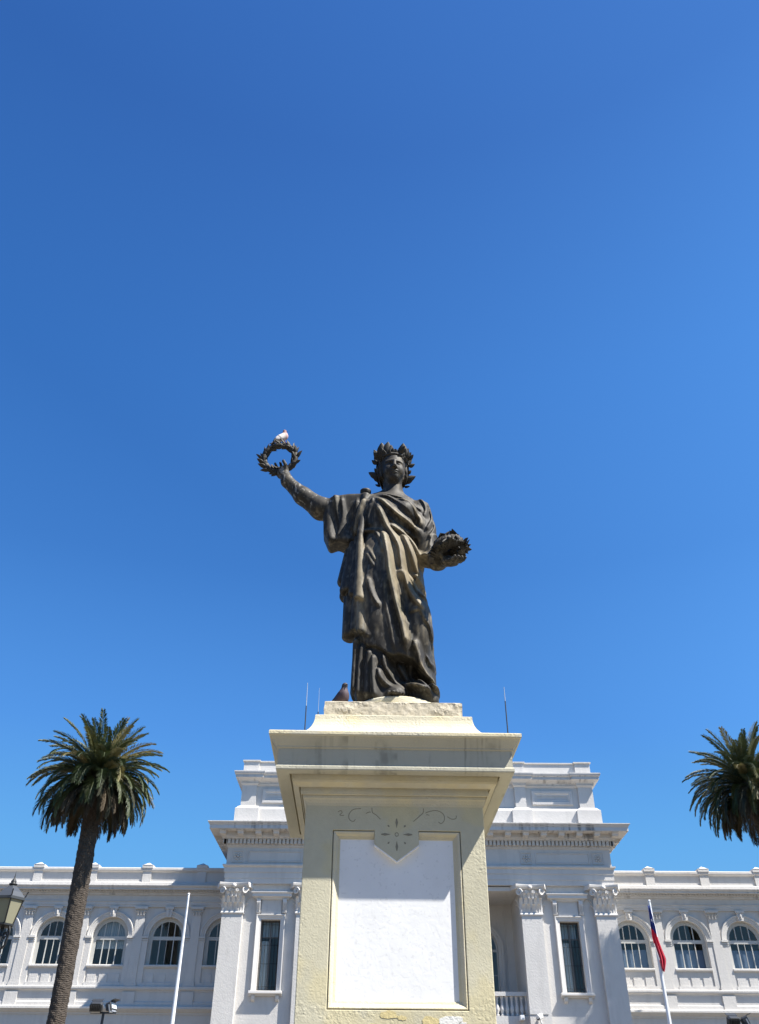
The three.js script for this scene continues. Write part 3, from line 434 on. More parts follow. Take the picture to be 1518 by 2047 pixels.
// ---------------------------------------------------------------- palms
{
  const leaf = (r, g, b, rough = .55) => new THREE.MeshPhysicalMaterial({ color: lin(r, g, b), roughness: rough, transmission: .18, thickness: 0, side: THREE.DoubleSide });
  const tones = [leaf(.044, .066, .020), leaf(.066, .084, .022), leaf(.115, .118, .034), leaf(.19, .168, .055)];
  const deadTones = [std({ color: lin(.060, .048, .032), side: THREE.DoubleSide }), std({ color: lin(.095, .072, .045), side: THREE.DoubleSide }), std({ color: lin(.045, .045, .026), side: THREE.DoubleSide })];
  const pale = leaf(.24, .21, .085, .5);
  function frond(seed, len, phi, droop, dead) {
    const R = rng(seed), n = 26, P = [], T = []; let x = .22, y = 0; const pos = [];
    for (let i = 0; i <= n; i++) { const t = i / n, a = Math.max(phi - droop * Math.pow(t, 1.35), -1.62); P.push([x, y]); T.push([Math.cos(a), Math.sin(a)]); x += Math.cos(a) * len / n; y += Math.sin(a) * len / n; }
    const tri = (a, b, c) => pos.push(...a, ...b, ...c);
    const sample = (t) => { const f = Math.min(n - .001, t * n), i = Math.floor(f), k = f - i; return [mix(P[i][0], P[i + 1][0], k), mix(P[i][1], P[i + 1][1], k), mix(T[i][0], T[i + 1][0], k), mix(T[i][1], T[i + 1][1], k)]; };
    for (let i = 0; i < n; i++) { const w0 = mix(.045, .008, i / n), w1 = mix(.045, .008, (i + 1) / n), a = P[i], b = P[i + 1]; const q = (p, w) => [[p[0], p[1] + w * .6, 0], [p[0], p[1] - w * .4, w], [p[0], p[1] - w * .4, -w]], A = q(a, w0), B = q(b, w1); for (let k = 0; k < 3; k++) { const m = (k + 1) % 3; tri(A[k], B[k], B[m]); tri(A[k], B[m], A[m]); } }
    const rows = 92;
    for (let i = 0; i < rows; i++) for (const s of [-1, 1]) {
      const t = .10 + .90 * (i + R() * .7) / rows, [px, py, tx, ty] = sample(t), nx = -ty, ny = tx;
      const l = (dead ? .34 : .42) * Math.pow(Math.sin(Math.PI * (.10 + .80 * t)), .7) * (.85 + .3 * R()), fw = .60 + .28 * t + (R() - .5) * .16, sd = Math.sqrt(Math.max(.05, 1 - fw * fw)), up = dead ? -.12 - .2 * R() : .30 - .25 * t + (R() - .5) * .25;
      const w = .024 + .010 * R(), sag = (dead ? .16 : .10) * (.6 + R());
      const dx = tx * fw + nx * up, dy = ty * fw + ny * up, dz = s * sd;
      const m = [px + dx * l * .5, py + dy * l * .5, dz * l * .5], e = [px + dx * l, py + dy * l - sag * l, dz * l];
      tri([px, py, 0], [m[0] + nx * w * .5 + tx * w, m[1] + ny * w * .5 + ty * w, m[2]], e); tri([px, py, 0], e, [m[0] - nx * w * .5 - tx * w, m[1] - ny * w * .5 - ty * w, m[2]]);
    }
    const g = new THREE.BufferGeometry(); g.setAttribute('position', new THREE.Float32BufferAttribute(pos, 3)); g.computeVertexNormals(); return g;
  }
  const bins = [];   // shared frond shapes, from upright to hanging
  for (let k = 0; k < 12; k++) { const f = k / 11, phi = mix(1.35, -.35, Math.pow(f, .85)); for (let q = 0; q < 2; q++) bins.push({ k, g: frond(100 + k * 7 + q, mix(2.75, 3.2, Math.sin(f * Math.PI)) - (f > .8 ? .35 : 0) + q * .15, phi, mix(.55, 1.75, Math.min(1, f * 1.6)) - (f > .7 ? (f - .7) * 1.3 : 0) + q * .22 - .1, f > .8) }); }
  const trunkTex = tex(256, (u, v) => { const ring = .5 + .5 * Math.sin((v * 14 + 1.3 * tfbm(u, v, 7, 3, 501)) * Math.PI * 2), a = tfbm(u, v, 10, 4, 507), q = tfbm(u, v * .5, 20, 3, 511), f = .66 + .05 * ring + .7 * (a - .5) + .5 * (q - .5); return [.074 * f, .057 * f, .043 * f]; }, 1);
  const trunkMat = std({ map: trunkTex, bumpMap: tex(256, (u, v) => clamp(.5 + .22 * Math.sin((v * 14 + 1.3 * tfbm(u, v, 7, 3, 501)) * Math.PI * 2) + .9 * (tfbm(u, v, 18, 3, 509) - .5)), 1, false), bumpScale: .03 });
  function palm(label, base, top, seed, count) {
    const t = thing('date_palm', label, 'palm tree', base, 0, 'palms in front of the building'), R = rng(seed), dx = top[0] - base[0], H = top[1], dz = top[2] - base[2];
    const g = new THREE.CylinderGeometry(1, 1, H, 40, 240, true), p = g.attributes.position, uv = g.attributes.uv;
    for (let i = 0; i < p.count; i++) { const y = p.getY(i) + H / 2, f = y / H, a = Math.atan2(p.getZ(i), p.getX(i)); const r = .358 + .20 * Math.pow(1 - f, 6) + .05 * sstep(.9, .97, f) - .02 * Math.sin(f * 9 + seed) + .022 * Math.sin(y * 44 + a * 3) * Math.sin(a * 9 + y * 22) + (noise3(Math.cos(a) * 4, y * 5, Math.sin(a) * 4) - .5) * .05; p.setXYZ(i, r * Math.cos(a) + dx * f * f, y, r * Math.sin(a) + dz * f * f); uv.setXY(i, uv.getX(i) * 3, y); }
    g.computeVertexNormals(); part(t, 'trunk', g, trunkMat);
    const crown = sub(t, 'crown'); crown.position.set(dx, H, dz);
    const heart = new THREE.SphereGeometry(.62, 20, 14).scale(1, 1.2, 1).translate(0, -.25, 0); part(crown, 'heart', heart, deadTones[0]);
    for (let i = 0; i < count; i++) {
      const f = (i + .5) / count, k = Math.min(11, Math.floor(Math.pow(f, .72) * 12)), b = bins[k * 2 + (R() < .5 ? 0 : 1)];
      const mat = k >= 10 ? deadTones[Math.floor(R() * 3)] : k >= 8 ? (R() < .35 ? deadTones[2] : tones[Math.floor(R() * 3)]) : (R() < .12 ? pale : tones[Math.floor(R() * (.35 + .65 * R()) * 4)]);
      const m = part(crown, 'frond', b.g, mat); m.position.y = mix(.35, -.65, f) + (R() - .5) * .1; m.rotation.set((R() - .5) * .25, i * 2.39996 + (R() - .5) * .5, (R() - .5) * .16, 'YXZ'); m.scale.setScalar(.86 + R() * .16);
    }
  }
  palm('tall date palm with its whole thick trunk showing before the arched windows', [-12.85, 0, -40], [-13.22, 15.35, -40], 11, 200);
  palm('date palm whose crown shades the pilaster beside the flag, trunk out of sight', [19.9, 0, -43.5], [19.0, 16.35, -43.5], 23, 200);
}

// ---------------------------------------------------------------- street lamp
{
  const t = thing('street_lamp', 'ornate iron street lamp with six sided frosted lantern beside the palm trunk', 'street lamp', [-5.11, 0, -12.8], .12);
  const grey = std({ color: lin(.10, .108, .115), roughness: .42, metalness: .55 }), iron = std({ color: lin(.035, .036, .036), roughness: .5, metalness: .5 });
  const pane = new THREE.MeshPhysicalMaterial({ color: lin(.40, .38, .25), roughness: .75, transmission: .45, thickness: 0, side: THREE.DoubleSide });
  const hex = (r, y) => Array.from({ length: 6 }, (_, k) => [r * Math.cos(k * Math.PI / 3 + .2), y, r * Math.sin(k * Math.PI / 3 + .2)]);
  const lantern = sub(t, 'lantern'), lo = hex(.132, 3.96), hi = hex(.205, 4.275);
  const frust = (r0, y0, r1, y1) => { const a = hex(r0, y0), b = hex(r1, y1), pos = []; for (let k = 0; k < 6; k++) { const m = (k + 1) % 6; pos.push(...a[k], ...b[k], ...b[m], ...a[k], ...b[m], ...a[m]); } const g = new THREE.BufferGeometry(); g.setAttribute('position', new THREE.Float32BufferAttribute(pos, 3)); g.computeVertexNormals(); return uvBoxed(g); };
  for (let k = 0; k < 6; k++) {
    const m = (k + 1) % 6, c = (p) => [p[0] * .985, p[1], p[2] * .985], g = new THREE.BufferGeometry(); g.setAttribute('position', new THREE.Float32BufferAttribute([...c(lo[k]), ...c(hi[k]), ...c(hi[m]), ...c(lo[k]), ...c(hi[m]), ...c(lo[m])], 3)); g.computeVertexNormals();
    part(lantern, 'pane', g, pane); part(lantern, 'rib', rod(lo[k], hi[k], .0095, .0105, 6), iron);
    const h = hi[k], o = [h[0] * 1.0, h[1] + .02, h[2] * 1.0]; part(lantern, 'spur', tube([o, [h[0] * 1.10, h[1] + .045, h[2] * 1.10], [h[0] * 1.17, h[1] + .085, h[2] * 1.17], [h[0] * 1.24, h[1] + .10, h[2] * 1.24]], .008, 10, 5), iron);
  }
  part(lantern, 'lower_rim', join([frust(.126, 3.935, .142, 3.945), frust(.142, 3.945, .142, 3.967), frust(.142, 3.967, .12, 3.975), frust(.02, 3.925, .126, 3.935)]), iron);
  part(lantern, 'upper_rim', join([frust(.195, 4.262, .222, 4.268), frust(.222, 4.268, .226, 4.298), frust(.226, 4.298, .200, 4.305)]), grey);
  part(lantern, 'roof', join([frust(.215, 4.302, .150, 4.375), frust(.150, 4.375, .075, 4.44), frust(.075, 4.44, .04, 4.47)]), grey);
  part(lantern, 'finial', lathe([[.04, 4.465], [.056, 4.475], [.056, 4.49], [.03, 4.497], [.042, 4.515], [.028, 4.535], [.012, 4.56], [.006, 4.60], [.001, 4.665]], 14), iron);
  part(lantern, 'bulb', lathe([[.0, 4.0], [.03, 4.01], [.035, 4.06], [.05, 4.12], [.04, 4.19], [0, 4.21]], 14), std({ color: lin(.75, .75, .72), roughness: .3 }));
  for (let k = 0; k < 4; k++) { const a = k * Math.PI / 2 + .5, c = Math.cos(a), s = Math.sin(a), P = (r, y) => [r * c, y, r * s]; part(t, 'bracket', tube([P(.035, 3.66), P(.10, 3.70), P(.125, 3.78), P(.10, 3.86), P(.05, 3.85), P(.06, 3.80), P(.085, 3.81)], .011, 24, 6), iron); part(t, 'bracket', tube([P(.125, 3.78), P(.14, 3.86), P(.115, 3.935)], .010, 8, 6), iron); }
  part(t, 'stem', lathe([[.02, 3.93], [.03, 3.90], [.018, 3.86], [.035, 3.80], [.02, 3.74], [.05, 3.68], [.055, 3.62], [.035, 3.58]], 14), iron);
  part(t, 'post', lathe([[.035, 3.58], [.05, 3.55], [.045, 3.45], [.05, 2.2], [.075, 2.15], [.075, 2.05], [.055, 2.0], [.065, 1.1], [.11, 1.05], [.11, .9], [.14, .8], [.16, .3], [.22, .25], [.22, 0]], 18), iron);
}

// ---------------------------------------------------------------- flagpoles and flag
{
  const pole = (label, x, h) => {
    const t = thing('flagpole', label, 'flagpole', [x, 0, -32], 0, 'white flagpoles before the building');
    part(t, 'shaft', lathe([[0, h], [.030, h], [.034, h - .02], [.066, 4.4], [.080, .3], [.08, .1]], 18), M.whitePole); part(t, 'cap', new THREE.SphereGeometry(.045, 12, 8).translate(0, h + .02, 0), M.whitePole); part(t, 'base', lathe([[.25, 0], [.25, .06], [.12, .1], [.1, .4], [.08, .42]], 16), M.steel);
    part(t, 'halyard', rod([.05, 1.2, .07], [.03, h - .05, .05], .004, .004, 4), M.whitePole);
  };
  pole('bare white flagpole standing before the arched windows, no flag on it', -6.57, 8.50);
  pole('white flagpole with the limp tricolour flag hanging from it', 9.49, 8.38);
  // the flag hangs limp: narrow folds of cloth, blue canton on top, red field below
  const nx = 40, ny = 130, pos = [], col = [], ix = [], blue = [.012, .035, .20], red = [.52, .018, .045], white = [.72, .72, .74];
  const starIn = (a, b) => { const r = Math.hypot(a, b), th = Math.atan2(a, b), k = Math.PI / 5, m = Math.abs(((th % (2 * k)) + 3 * k) % (2 * k) - k); return r < .052 * (.42 + .58 * m / k * m / k); };
  for (let j = 0; j <= ny; j++) for (let i = 0; i <= nx; i++) {
    const t = j / ny, s = i / nx, w = t < .32 ? mix(.05, .150, t / .32) : t < .80 ? mix(.150, .215, (t - .32) / .48) : mix(.215, .035, Math.pow((t - .80) / .20, 1.6));
    const left = t < .5 ? mix(-.10, -.13, t / .5) : mix(-.13, .02, Math.pow((t - .5) / .5, 1.3)), fold = Math.sin(s * Math.PI * 5 + t * 2.5) * .055 * (.4 + .6 * t) + Math.sin(s * 9 + t * 7) * .012;
    pos.push((left + w * s) * 1.2 + .012 * Math.sin(s * Math.PI * 10 + 1), -2.02 * t - .05 * s * (1 - t) + .05 * Math.sin(s * 6) * t, .09 + fold);
    let c = t < .355 + .10 * s ? blue : red; if (t < .48 && s > .86 - .1 * t && t > .18) c = white; if (s < .20 && t > .60 && t < .86) c = white; if (t < .42 && starIn((s - .56) * w, (t - .235) * 2.02)) c = white; col.push(...c);
  }
  for (let j = 0; j < ny; j++) for (let i = 0; i < nx; i++) { const a = j * (nx + 1) + i; ix.push(a, a + nx + 1, a + nx + 2, a, a + nx + 2, a + 1); }
  const g = new THREE.BufferGeometry(); g.setAttribute('position', new THREE.Float32BufferAttribute(pos, 3)); g.setAttribute('color', new THREE.Float32BufferAttribute(col, 3)); g.setIndex(ix); g.computeVertexNormals();
  const f = part(scene, 'flag', g, new THREE.MeshPhysicalMaterial({ vertexColors: true, roughness: .8, transmission: .15, thickness: 0, side: THREE.DoubleSide })); f.position.set(9.50, 8.26, -32); f.userData = { label: 'limp blue white and red flag with a white star', category: 'flag' };
}

// ---------------------------------------------------------------- floodlights, camera, antennas
{
  const dark = std({ color: lin(.045, .048, .052), roughness: .5, metalness: .3 }), silver = std({ color: lin(.45, .46, .47), roughness: .4, metalness: .6 });
  const lens = new THREE.MeshPhysicalMaterial({ color: lin(.55, .60, .62), roughness: .08, clearcoat: 1 });
  const head = (t, x, y, turn, tilt) => {
    const h = sub(t, 'flood_head'); h.position.set(x, y, 0); h.rotation.set(tilt, turn, 0, 'YXZ');
    part(h, 'housing', extrude(poly([[-.15, -.06], [-.15, .10], [-.11, .13], [.11, .13], [.15, .10], [.15, -.06]]), .13, -.16, .008), dark); part(h, 'visor', box(-.145, .145, .132, .142, -.02, .11), dark);
    part(h, 'lens', box(-.125, .125, -.05, .095, -.022, -.014), lens); for (let k = 0; k < 6; k++) part(h, 'cooling_fin', box(-.12 + k * .045, -.112 + k * .045, -.04, .1, -.2, -.169), dark);
    part(h, 'yoke', join([box(-.18, -.165, -.12, .06, -.09, -.06), box(.165, .18, -.12, .06, -.09, -.06), box(-.18, .18, -.135, -.12, -.09, -.06)]), silver); part(h, 'ballast', box(-.11, .11, -.118, -.062, -.12, -.04), silver);
  };
  const mast = (label, x, y, z) => {
    const t = thing('floodlight_mast', label, 'floodlight', [x, 0, z], 0, 'floodlight masts facing the building');
    part(t, 'mast', rod([0, 0, 0], [0, y, 0], .05, .035, 12), dark); part(t, 'crossbar', box(-.34, .34, y - .02, y + .02, -.02, .02), dark);
    head(t, -.20, y + .15, Math.PI + .1, -.5); head(t, .27, y + .15, Math.PI * .42, -.35);
  };
  mast('dark floodlight mast with two lamp heads under the arched windows by the palm', -7.18, 4.29, -26);
  mast('dark floodlight mast with two lamp heads under the windows beyond the flag', 9.55, 4.06, -26);
  const c = thing('security_camera', 'white bullet security camera on a bracket on the pavilion pilaster', 'camera', [7.80, 6.05, BZ + .18]);
  const wh = std({ color: lin(.75, .75, .74), roughness: .4 });
  part(c, 'bracket', tube([[-.02, 0, 0], [-.04, .05, .18], [-.10, .20, .22]], .035, 12, 8), wh); part(c, 'body', rod([-.02, .34, .10], [-.22, .24, .42], .105, .105, 16), wh); part(c, 'hood', rod([0, .40, .10], [-.25, .28, .46], .085, .085, 12), wh); part(c, 'lens', rod([-.22, .24, .42], [-.228, .236, .433], .085, .085, 16), dark); part(c, 'cable', rod([-.8, .42, .01], [.35, .42, .01], .012, .012, 5), dark);
  const s = thing('junction_box', 'small white junction box on the cable beside the security camera', 'junction box', [6.92, 6.36, BZ + .02]); part(s, 'case', box(-.10, .10, -.10, .10, -.4, .1), wh); part(s, 'cover', box(-.08, .08, -.08, .08, .1, .12), wh);
  const ant = (label, x, h0, h1, thick) => { const t = thing('antenna', label, 'antenna', [x, 18.5, -50], 0, 'antennas on the roof'); part(t, 'mast', rod([0, 0, 0], [0, h0 - 18.5, 0], .045, .035, 8), dark); part(t, 'whip', rod([0, h0 - 18.5, 0], [0, h1 - 18.5, 0], thick, thick * .6, 6), silver); part(t, 'foot', box(-.2, .2, -.05, .1, -.2, .2), dark); };
  ant('tall roof antenna with a pale whip standing beside a thinner one', -4.47, 23.4, 24.95, .03); ant('thin roof antenna beside a taller one with pale whip', -3.71, 23.0, 24.6, .018); ant('dark roof antenna standing alone over the pavilion', 7.93, 23.8, 24.75, .03);
}

// ---------------------------------------------------------------- statue
// drapery ridges in the figure's own front view, metres: half width, height, line
const FOLDS = [
  [0.016, 0.014, [[-0.087,5.706],[0.004,5.692],[0.088,5.674],[0.143,5.634],[0.199,5.602],[0.224,5.577]]],
  [0.016, 0.016, [[-0.093,5.683],[-0.024,5.662],[0.038,5.607],[0.086,5.549],[0.127,5.519],[0.158,5.491]]],
  [0.018, 0.018, [[0.059,5.633],[0.129,5.607],[0.17,5.554],[0.198,5.515],[0.219,5.475],[0.222,5.399]]],
  [0.02, 0.02, [[-0.121,5.609],[-0.079,5.578],[-0.024,5.515],[0.03,5.465],[0.085,5.434],[0.14,5.414],[0.182,5.391],[0.199,5.326]]],
  [0.02, 0.022, [[-0.127,5.57],[-0.099,5.484],[-0.072,5.409],[-0.044,5.347],[-0.017,5.295],[0.016,5.21],[0.048,5.121],[0.06,5.034],[0.078,4.909],[0.081,4.912],[0.117,4.791],[0.154,4.694],[0.19,4.625],[0.213,4.6]]],
  [0.016, 0.014, [[-0.031,5.426],[0.017,5.389],[0.071,5.365],[0.125,5.349],[0.174,5.335],[0.195,5.313]]],
  [0.02, 0.018, [[-0.017,5.352],[0.03,5.338],[0.084,5.305],[0.124,5.252],[0.163,5.188],[0.21,5.116],[0.239,5.109]]],
  [0.022, 0.026, [[-0.078,5.305],[-0.064,5.216],[-0.051,5.13],[-0.038,5.031],[-0.025,4.901],[-0.019,4.858],[0.003,4.74],[0.032,4.599],[0.061,4.48],[0.081,4.366],[0.095,4.294]]],
  [0.016, 0.016, [[-0.125,5.293],[-0.097,5.225],[-0.077,5.135],[-0.074,5.079]]],
  [0.02, 0.02, [[-0.219,5.631],[-0.239,5.583],[-0.259,5.512],[-0.278,5.411],[-0.283,5.33]]],
  [0.016, 0.014, [[-0.214,5.326],[-0.173,5.316],[-0.125,5.303],[-0.078,5.305]]],
  [0.01, 0.006, [[-0.19,5.154],[-0.156,5.062],[-0.122,4.99]]],
  [0.01, 0.006, [[-0.192,5.077],[-0.161,4.997],[-0.135,4.945]]],
  [0.022, 0.02, [[0.07,5.302],[0.109,5.181],[0.147,5.078],[0.179,4.994],[0.198,4.957],[0.19,4.926],[0.238,4.891]]],
  [0.016, 0.012, [[-0.011,5.182],[0.028,5.091],[0.047,4.992],[0.079,4.941]]],
  [0.016, 0.014, [[0.089,4.933],[0.15,4.886],[0.202,4.753],[0.241,4.718]]],
  [0.018, 0.014, [[0.136,4.584],[0.19,4.598],[0.226,4.523],[0.263,4.475],[0.284,4.389]]],
  [0.018, 0.02, [[0.139,4.358],[0.174,4.261],[0.194,4.181],[0.23,4.132],[0.298,4.094]]],
  [0.014, 0.012, [[0.241,4.27],[0.271,4.24],[0.308,4.263]]],
  [0.03, 0.012, [[-0.057,4.888],[-0.041,4.618],[-0.012,4.446],[0.016,4.282]]],
  [0.016, 0.012, [[-0.186,4.851],[-0.146,4.698],[-0.1,4.609]]],
  [0.018, 0.012, [[0.086,5.571],[0.141,5.524],[0.19,5.463]]],
  [0.014, 0.01, [[-0.065,5.527],[0.003,5.455],[0.057,5.414],[0.119,5.391]]],
  [0.016, 0.012, [[-0.169,5.578],[-0.175,5.497],[-0.181,5.426],[-0.166,5.361]]],
  [0.014, 0.01, [[-0.204,5.605],[-0.21,5.536],[-0.216,5.483]]],
  [0.016, 0.012, [[-0.45,5.712],[-0.426,5.555],[-0.397,5.41],[-0.412,5.327]]],
  [0.014, 0.012, [[-0.394,5.664],[-0.377,5.525],[-0.402,5.382]]],
  [0.016, 0.012, [[0.231,5.703],[0.26,5.661],[0.272,5.588],[0.249,5.517]]],
  [0.016, 0.012, [[0.275,5.699],[0.308,5.606],[0.319,5.517],[0.289,5.432],[0.267,5.399]]],
  [0.016, 0.012, [[0.329,5.517],[0.337,5.433],[0.307,5.351],[0.286,5.318]]],
  [0.014, 0.012, [[0.362,5.351],[0.32,5.335],[0.298,5.276],[0.282,5.192]]],
  [0.016, 0.014, [[-0.273,5.645],[-0.282,5.526],[-0.314,5.383]]]
];
const SKIRT_FOLDS = [
  [0.022, 0.026, [[-0.246,4.401],[-0.253,4.204],[-0.259,3.995]]],
  [0.022, 0.024, [[-0.2,4.343],[-0.215,4.174],[-0.222,3.966]]],
  [0.02, 0.022, [[-0.156,4.292],[-0.168,4.153],[-0.172,3.944]]],
  [0.02, 0.02, [[-0.127,4.259],[-0.121,4.061],[-0.109,3.943]]],
  [0.024, 0.02, [[-0.09,4.133],[-0.055,4.065],[0.015,4.023],[0.056,4.009]]],
  [0.022, 0.022, [[-0.055,4.246],[-0.027,4.157],[0.029,4.078],[0.084,4.019]]],
  [0.02, 0.03, [[0.099,4.055],[0.141,4.027],[0.211,3.989]]],
  [0.014, 0.024, [[0.157,4.124],[0.191,4.056],[0.24,3.981]]],
  [0.012, 0.018, [[0.135,4.112],[0.17,4.057],[0.204,4.013]]],
  [0.014, 0.024, [[0.257,4.037],[0.279,4.02],[0.303,4.013]]],
  [0.02, 0.02, [[0.058,4.204],[0.1,4.129],[0.128,4.087]]]
];
const HEM = [[-0.316,4.468],[-0.247,4.418],[-0.141,4.312],[-0.055,4.286],[0.016,4.238],[0.102,4.259],[0.145,4.247],[0.187,4.179],[0.23,4.125],[0.307,4.096]];
{
  const BASE = 3.932;
  const st = thing('statue', 'dark bronze statue of a robed woman raising a laurel wreath', 'statue', [PED[0], BASE, PED[2]], PED_TURN);
  // ---- robe: cross-sections by height: y, centre x, half width, depth to front, depth to back
  const ROWS = [[5.86, .02, .06, .03, .07], [5.79, .018, .11, .05, .10], [5.755, .01, .20, .085, .115], [5.70, 0, .265, .118, .13], [5.64, -.005, .27, .150, .14], [5.55, 0, .252, .185, .145], [5.45, 0, .236, .19, .14], [5.32, .005, .216, .160, .14], [5.2, .005, .232, .205, .15], [5.05, 0, .254, .245, .175], [4.9, -.003, .267, .250, .19], [4.7, 0, .281, .250, .20], [4.5, .02, .290, .255, .2], [4.3, .025, .290, .25, .21], [4.1, .02, .290, .255, .215], [3.90, .02, .298, .265, .22]];
  const Y0 = 3.86, DY = .005, NY = 420, prof = [0, 1, 2, 3].map(() => new Float32Array(NY));
  for (let i = 0; i < NY; i++) { const y = Y0 + i * DY; let k = ROWS.length - 2; while (k > 0 && y > ROWS[k][0]) k--; const a = ROWS[k + 1], b = ROWS[k], t = clamp((y - a[0]) / (b[0] - a[0])); for (let q = 0; q < 4; q++) prof[q][i] = mix(a[q + 1], b[q + 1], t); }
  for (let q = 0; q < 4; q++) for (let r = 0; r < 4; r++) { const c = prof[q].slice(); for (let i = 5; i < NY - 5; i++) { let s = 0; for (let k = -5; k <= 5; k++) s += c[i + k]; prof[q][i] = s / 11; } }
  // fold maps: height of cloth over the plain shape
  const FX0 = -.62, FY0 = 3.9, FS = .004, FW = 280, FH = 490;
  function foldMap(list) {
    const m = new Float32Array(FW * FH);
    for (const [w0, h, pts] of list) {
      const w = w0 * (h > .017 ? 1.35 : 1.1);
      const c = new THREE.CatmullRomCurve3(pts.map((p) => new THREE.Vector3(p[0], p[1], 0)), false, 'centripetal'), N = Math.ceil(c.getLength() / .003), q = c.getPoints(N), e = Math.max(4, N * .1);
      const cur = new Float32Array(FW * FH), R = w * 2.7, n = Math.ceil(R / FS);
      for (let k = 0; k <= N; k++) {
        const taper = Math.min(1, k / e + .1, (N - k) / e + .1), ci = Math.round((q[k].x - FX0) / FS), cj = Math.round((q[k].y - FY0) / FS), k2 = Math.min(N, k + 1), k1 = Math.max(0, k2 - 2);
        let nx = -(q[k2].y - q[k1].y), ny = q[k2].x - q[k1].x; if (nx * .8 + ny * .6 < 0) { nx = -nx; ny = -ny; }
        for (let j = Math.max(0, cj - n); j <= Math.min(FH - 1, cj + n); j++) for (let i = Math.max(0, ci - n); i <= Math.min(FW - 1, ci + n); i++) { // each fold leans over: a long slope on one side, an undercut on the other
          const dx = FX0 + i * FS - q[k].x, dy = FY0 + j * FS - q[k].y, r = Math.hypot(dx, dy) / w, o = j * FW + i, long = dx * nx + dy * ny >= 0, d = r / (long ? 2.6 : .8);
          const up = d < 1 ? (long ? (1 - d) ** 2 * (1 + 2 * d) : .5 + .5 * Math.cos(Math.PI * d)) * taper : 0; if (up > cur[o]) cur[o] = up; else if (cur[o] <= 0 && !long && r >= .8 && r < 2.3) { const g = -.7 * Math.sin((r - .8) / 1.5 * Math.PI) * taper; if (g < cur[o]) cur[o] = g; }
        }
      }
      for (let o = 0; o < cur.length; o++) { const v = cur[o] * h * (h > .017 ? 2.2 : 1.45); if (v > 0) m[o] = Math.max(m[o], v) + Math.min(m[o], 0) * .0; else if (m[o] <= 0) m[o] = Math.min(m[o], v); }
    }
    return m;
  }
  const FM = foldMap(FOLDS), FU = foldMap(SKIRT_FOLDS);
  const fold = (m, x, y) => { const u = (x - FX0) / FS, v = (y - FY0) / FS, i = Math.floor(u), j = Math.floor(v); if (i < 0 || j < 0 || i >= FW - 1 || j >= FH - 1) return 0; const a = u - i, b = v - j, o = j * FW + i; return (m[o] * (1 - a) + m[o + 1] * a) * (1 - b) + (m[o + FW] * (1 - a) + m[o + FW + 1] * a) * b; };
  const hemY = (x) => { if (x <= HEM[0][0]) return HEM[0][1]; for (let i = 0; i < HEM.length - 1; i++) if (x <= HEM[i + 1][0]) return mix(HEM[i][1], HEM[i + 1][1], (x - HEM[i][0]) / (HEM[i + 1][0] - HEM[i][0])); return HEM[HEM.length - 1][1]; };
  function robe(x, y, z, inset, m, lo) {
    const f = clamp((y - Y0) / DY, 0, NY - 1.001), i = f | 0, t = f - i, g = (q) => prof[q][i] + (prof[q][i + 1] - prof[q][i]) * t;
    const cx = g(0), sk = (.12 + .26 * sstep(4.15, 4.7, y)) * (1 - .6 * sstep(5.25, 5.6, y)); z += sk * (x - cx) * (z > -.1 ? 1 : 0); const a = g(1) - inset, b = (z > 0 ? g(2) : g(3)) - inset, r = Math.hypot(x - cx, z) + 1e-6, q = Math.pow(((x - cx) / a) ** 2 + (z / b) ** 2, .5) + 1e-6;
    let d = (r - r / q) * .9; if (d > .12 || d < -.12) return Math.max(d, y - 5.86, lo - y);
    const front = sstep(.0, .35, z / b), th = Math.atan2(x - cx, z), low = sstep(5.3, 4.6, y);
    d -= fold(m, x, y) * front + (1 - front) * low * .014 * Math.sin(th * 11 + 2 * Math.sin(y * 2)) + .0022 * (noise3(x * 30, y * 30, z * 30) - .5);
    return Math.max(d, y - 5.86, lo - y);
  }
  const SL = [[-.45, 5.668], [-.33, 5.692], [-.19, 5.70], [-.19, 5.32], [-.33, 5.315], [-.455, 5.318], [-.495, 5.39], [-.498, 5.53]];
  function poly2(x, y, P) { let d = 1e9, s = 1; for (let i = 0, j = P.length - 1; i < P.length; j = i, i++) { const ex = P[j][0] - P[i][0], ey = P[j][1] - P[i][1], wx = x - P[i][0], wy = y - P[i][1], t = clamp((wx * ex + wy * ey) / (ex * ex + ey * ey)), bx = wx - ex * t, by = wy - ey * t; d = Math.min(d, bx * bx + by * by); const c1 = y >= P[i][1], c2 = y < P[j][1], c3 = ex * wy > ey * wx; if ((c1 && c2 && c3) || (!c1 && !c2 && !c3)) s = -s; } return s * Math.sqrt(d); }
  const cut = (d, y, yc) => smax(d, yc - y, .012);
  const CASC = [[[-.20, 5.70, .115], [-.232, 5.30, .165], .022, .028, 5.2, 0], [[-.235, 5.32, .165], [-.229, 4.69, .232], .024, .046, 4.672, -.5], [[-.262, 5.28, .125], [-.278, 4.75, .185], .018, .034, 4.735, -.4], [[-.285, 5.24, .09], [-.318, 4.82, .125], .034, .058, 4.80, .3], [[-.315, 5.22, .03], [-.350, 4.93, .06], .036, .048, 4.87, -.6], [[-.30, 5.2, -.03], [-.325, 4.85, -.01], .05, .055, 4.80, .2],
    [[-.218, 4.78, .205], [-.212, 4.43, .228], .026, .038, 4.412, -.5], [[-.255, 4.78, .165], [-.256, 4.46, .19], .026, .034, 4.445, -.3], [[-.288, 4.82, .11], [-.300, 4.46, .13], .038, .046, 4.43, .35], [[-.305, 4.82, .03], [-.302, 4.48, .04], .042, .048, 4.455, -.3], [[-.165, 4.72, .205], [-.168, 4.40, .218], .022, .030, 4.39, -.3]];
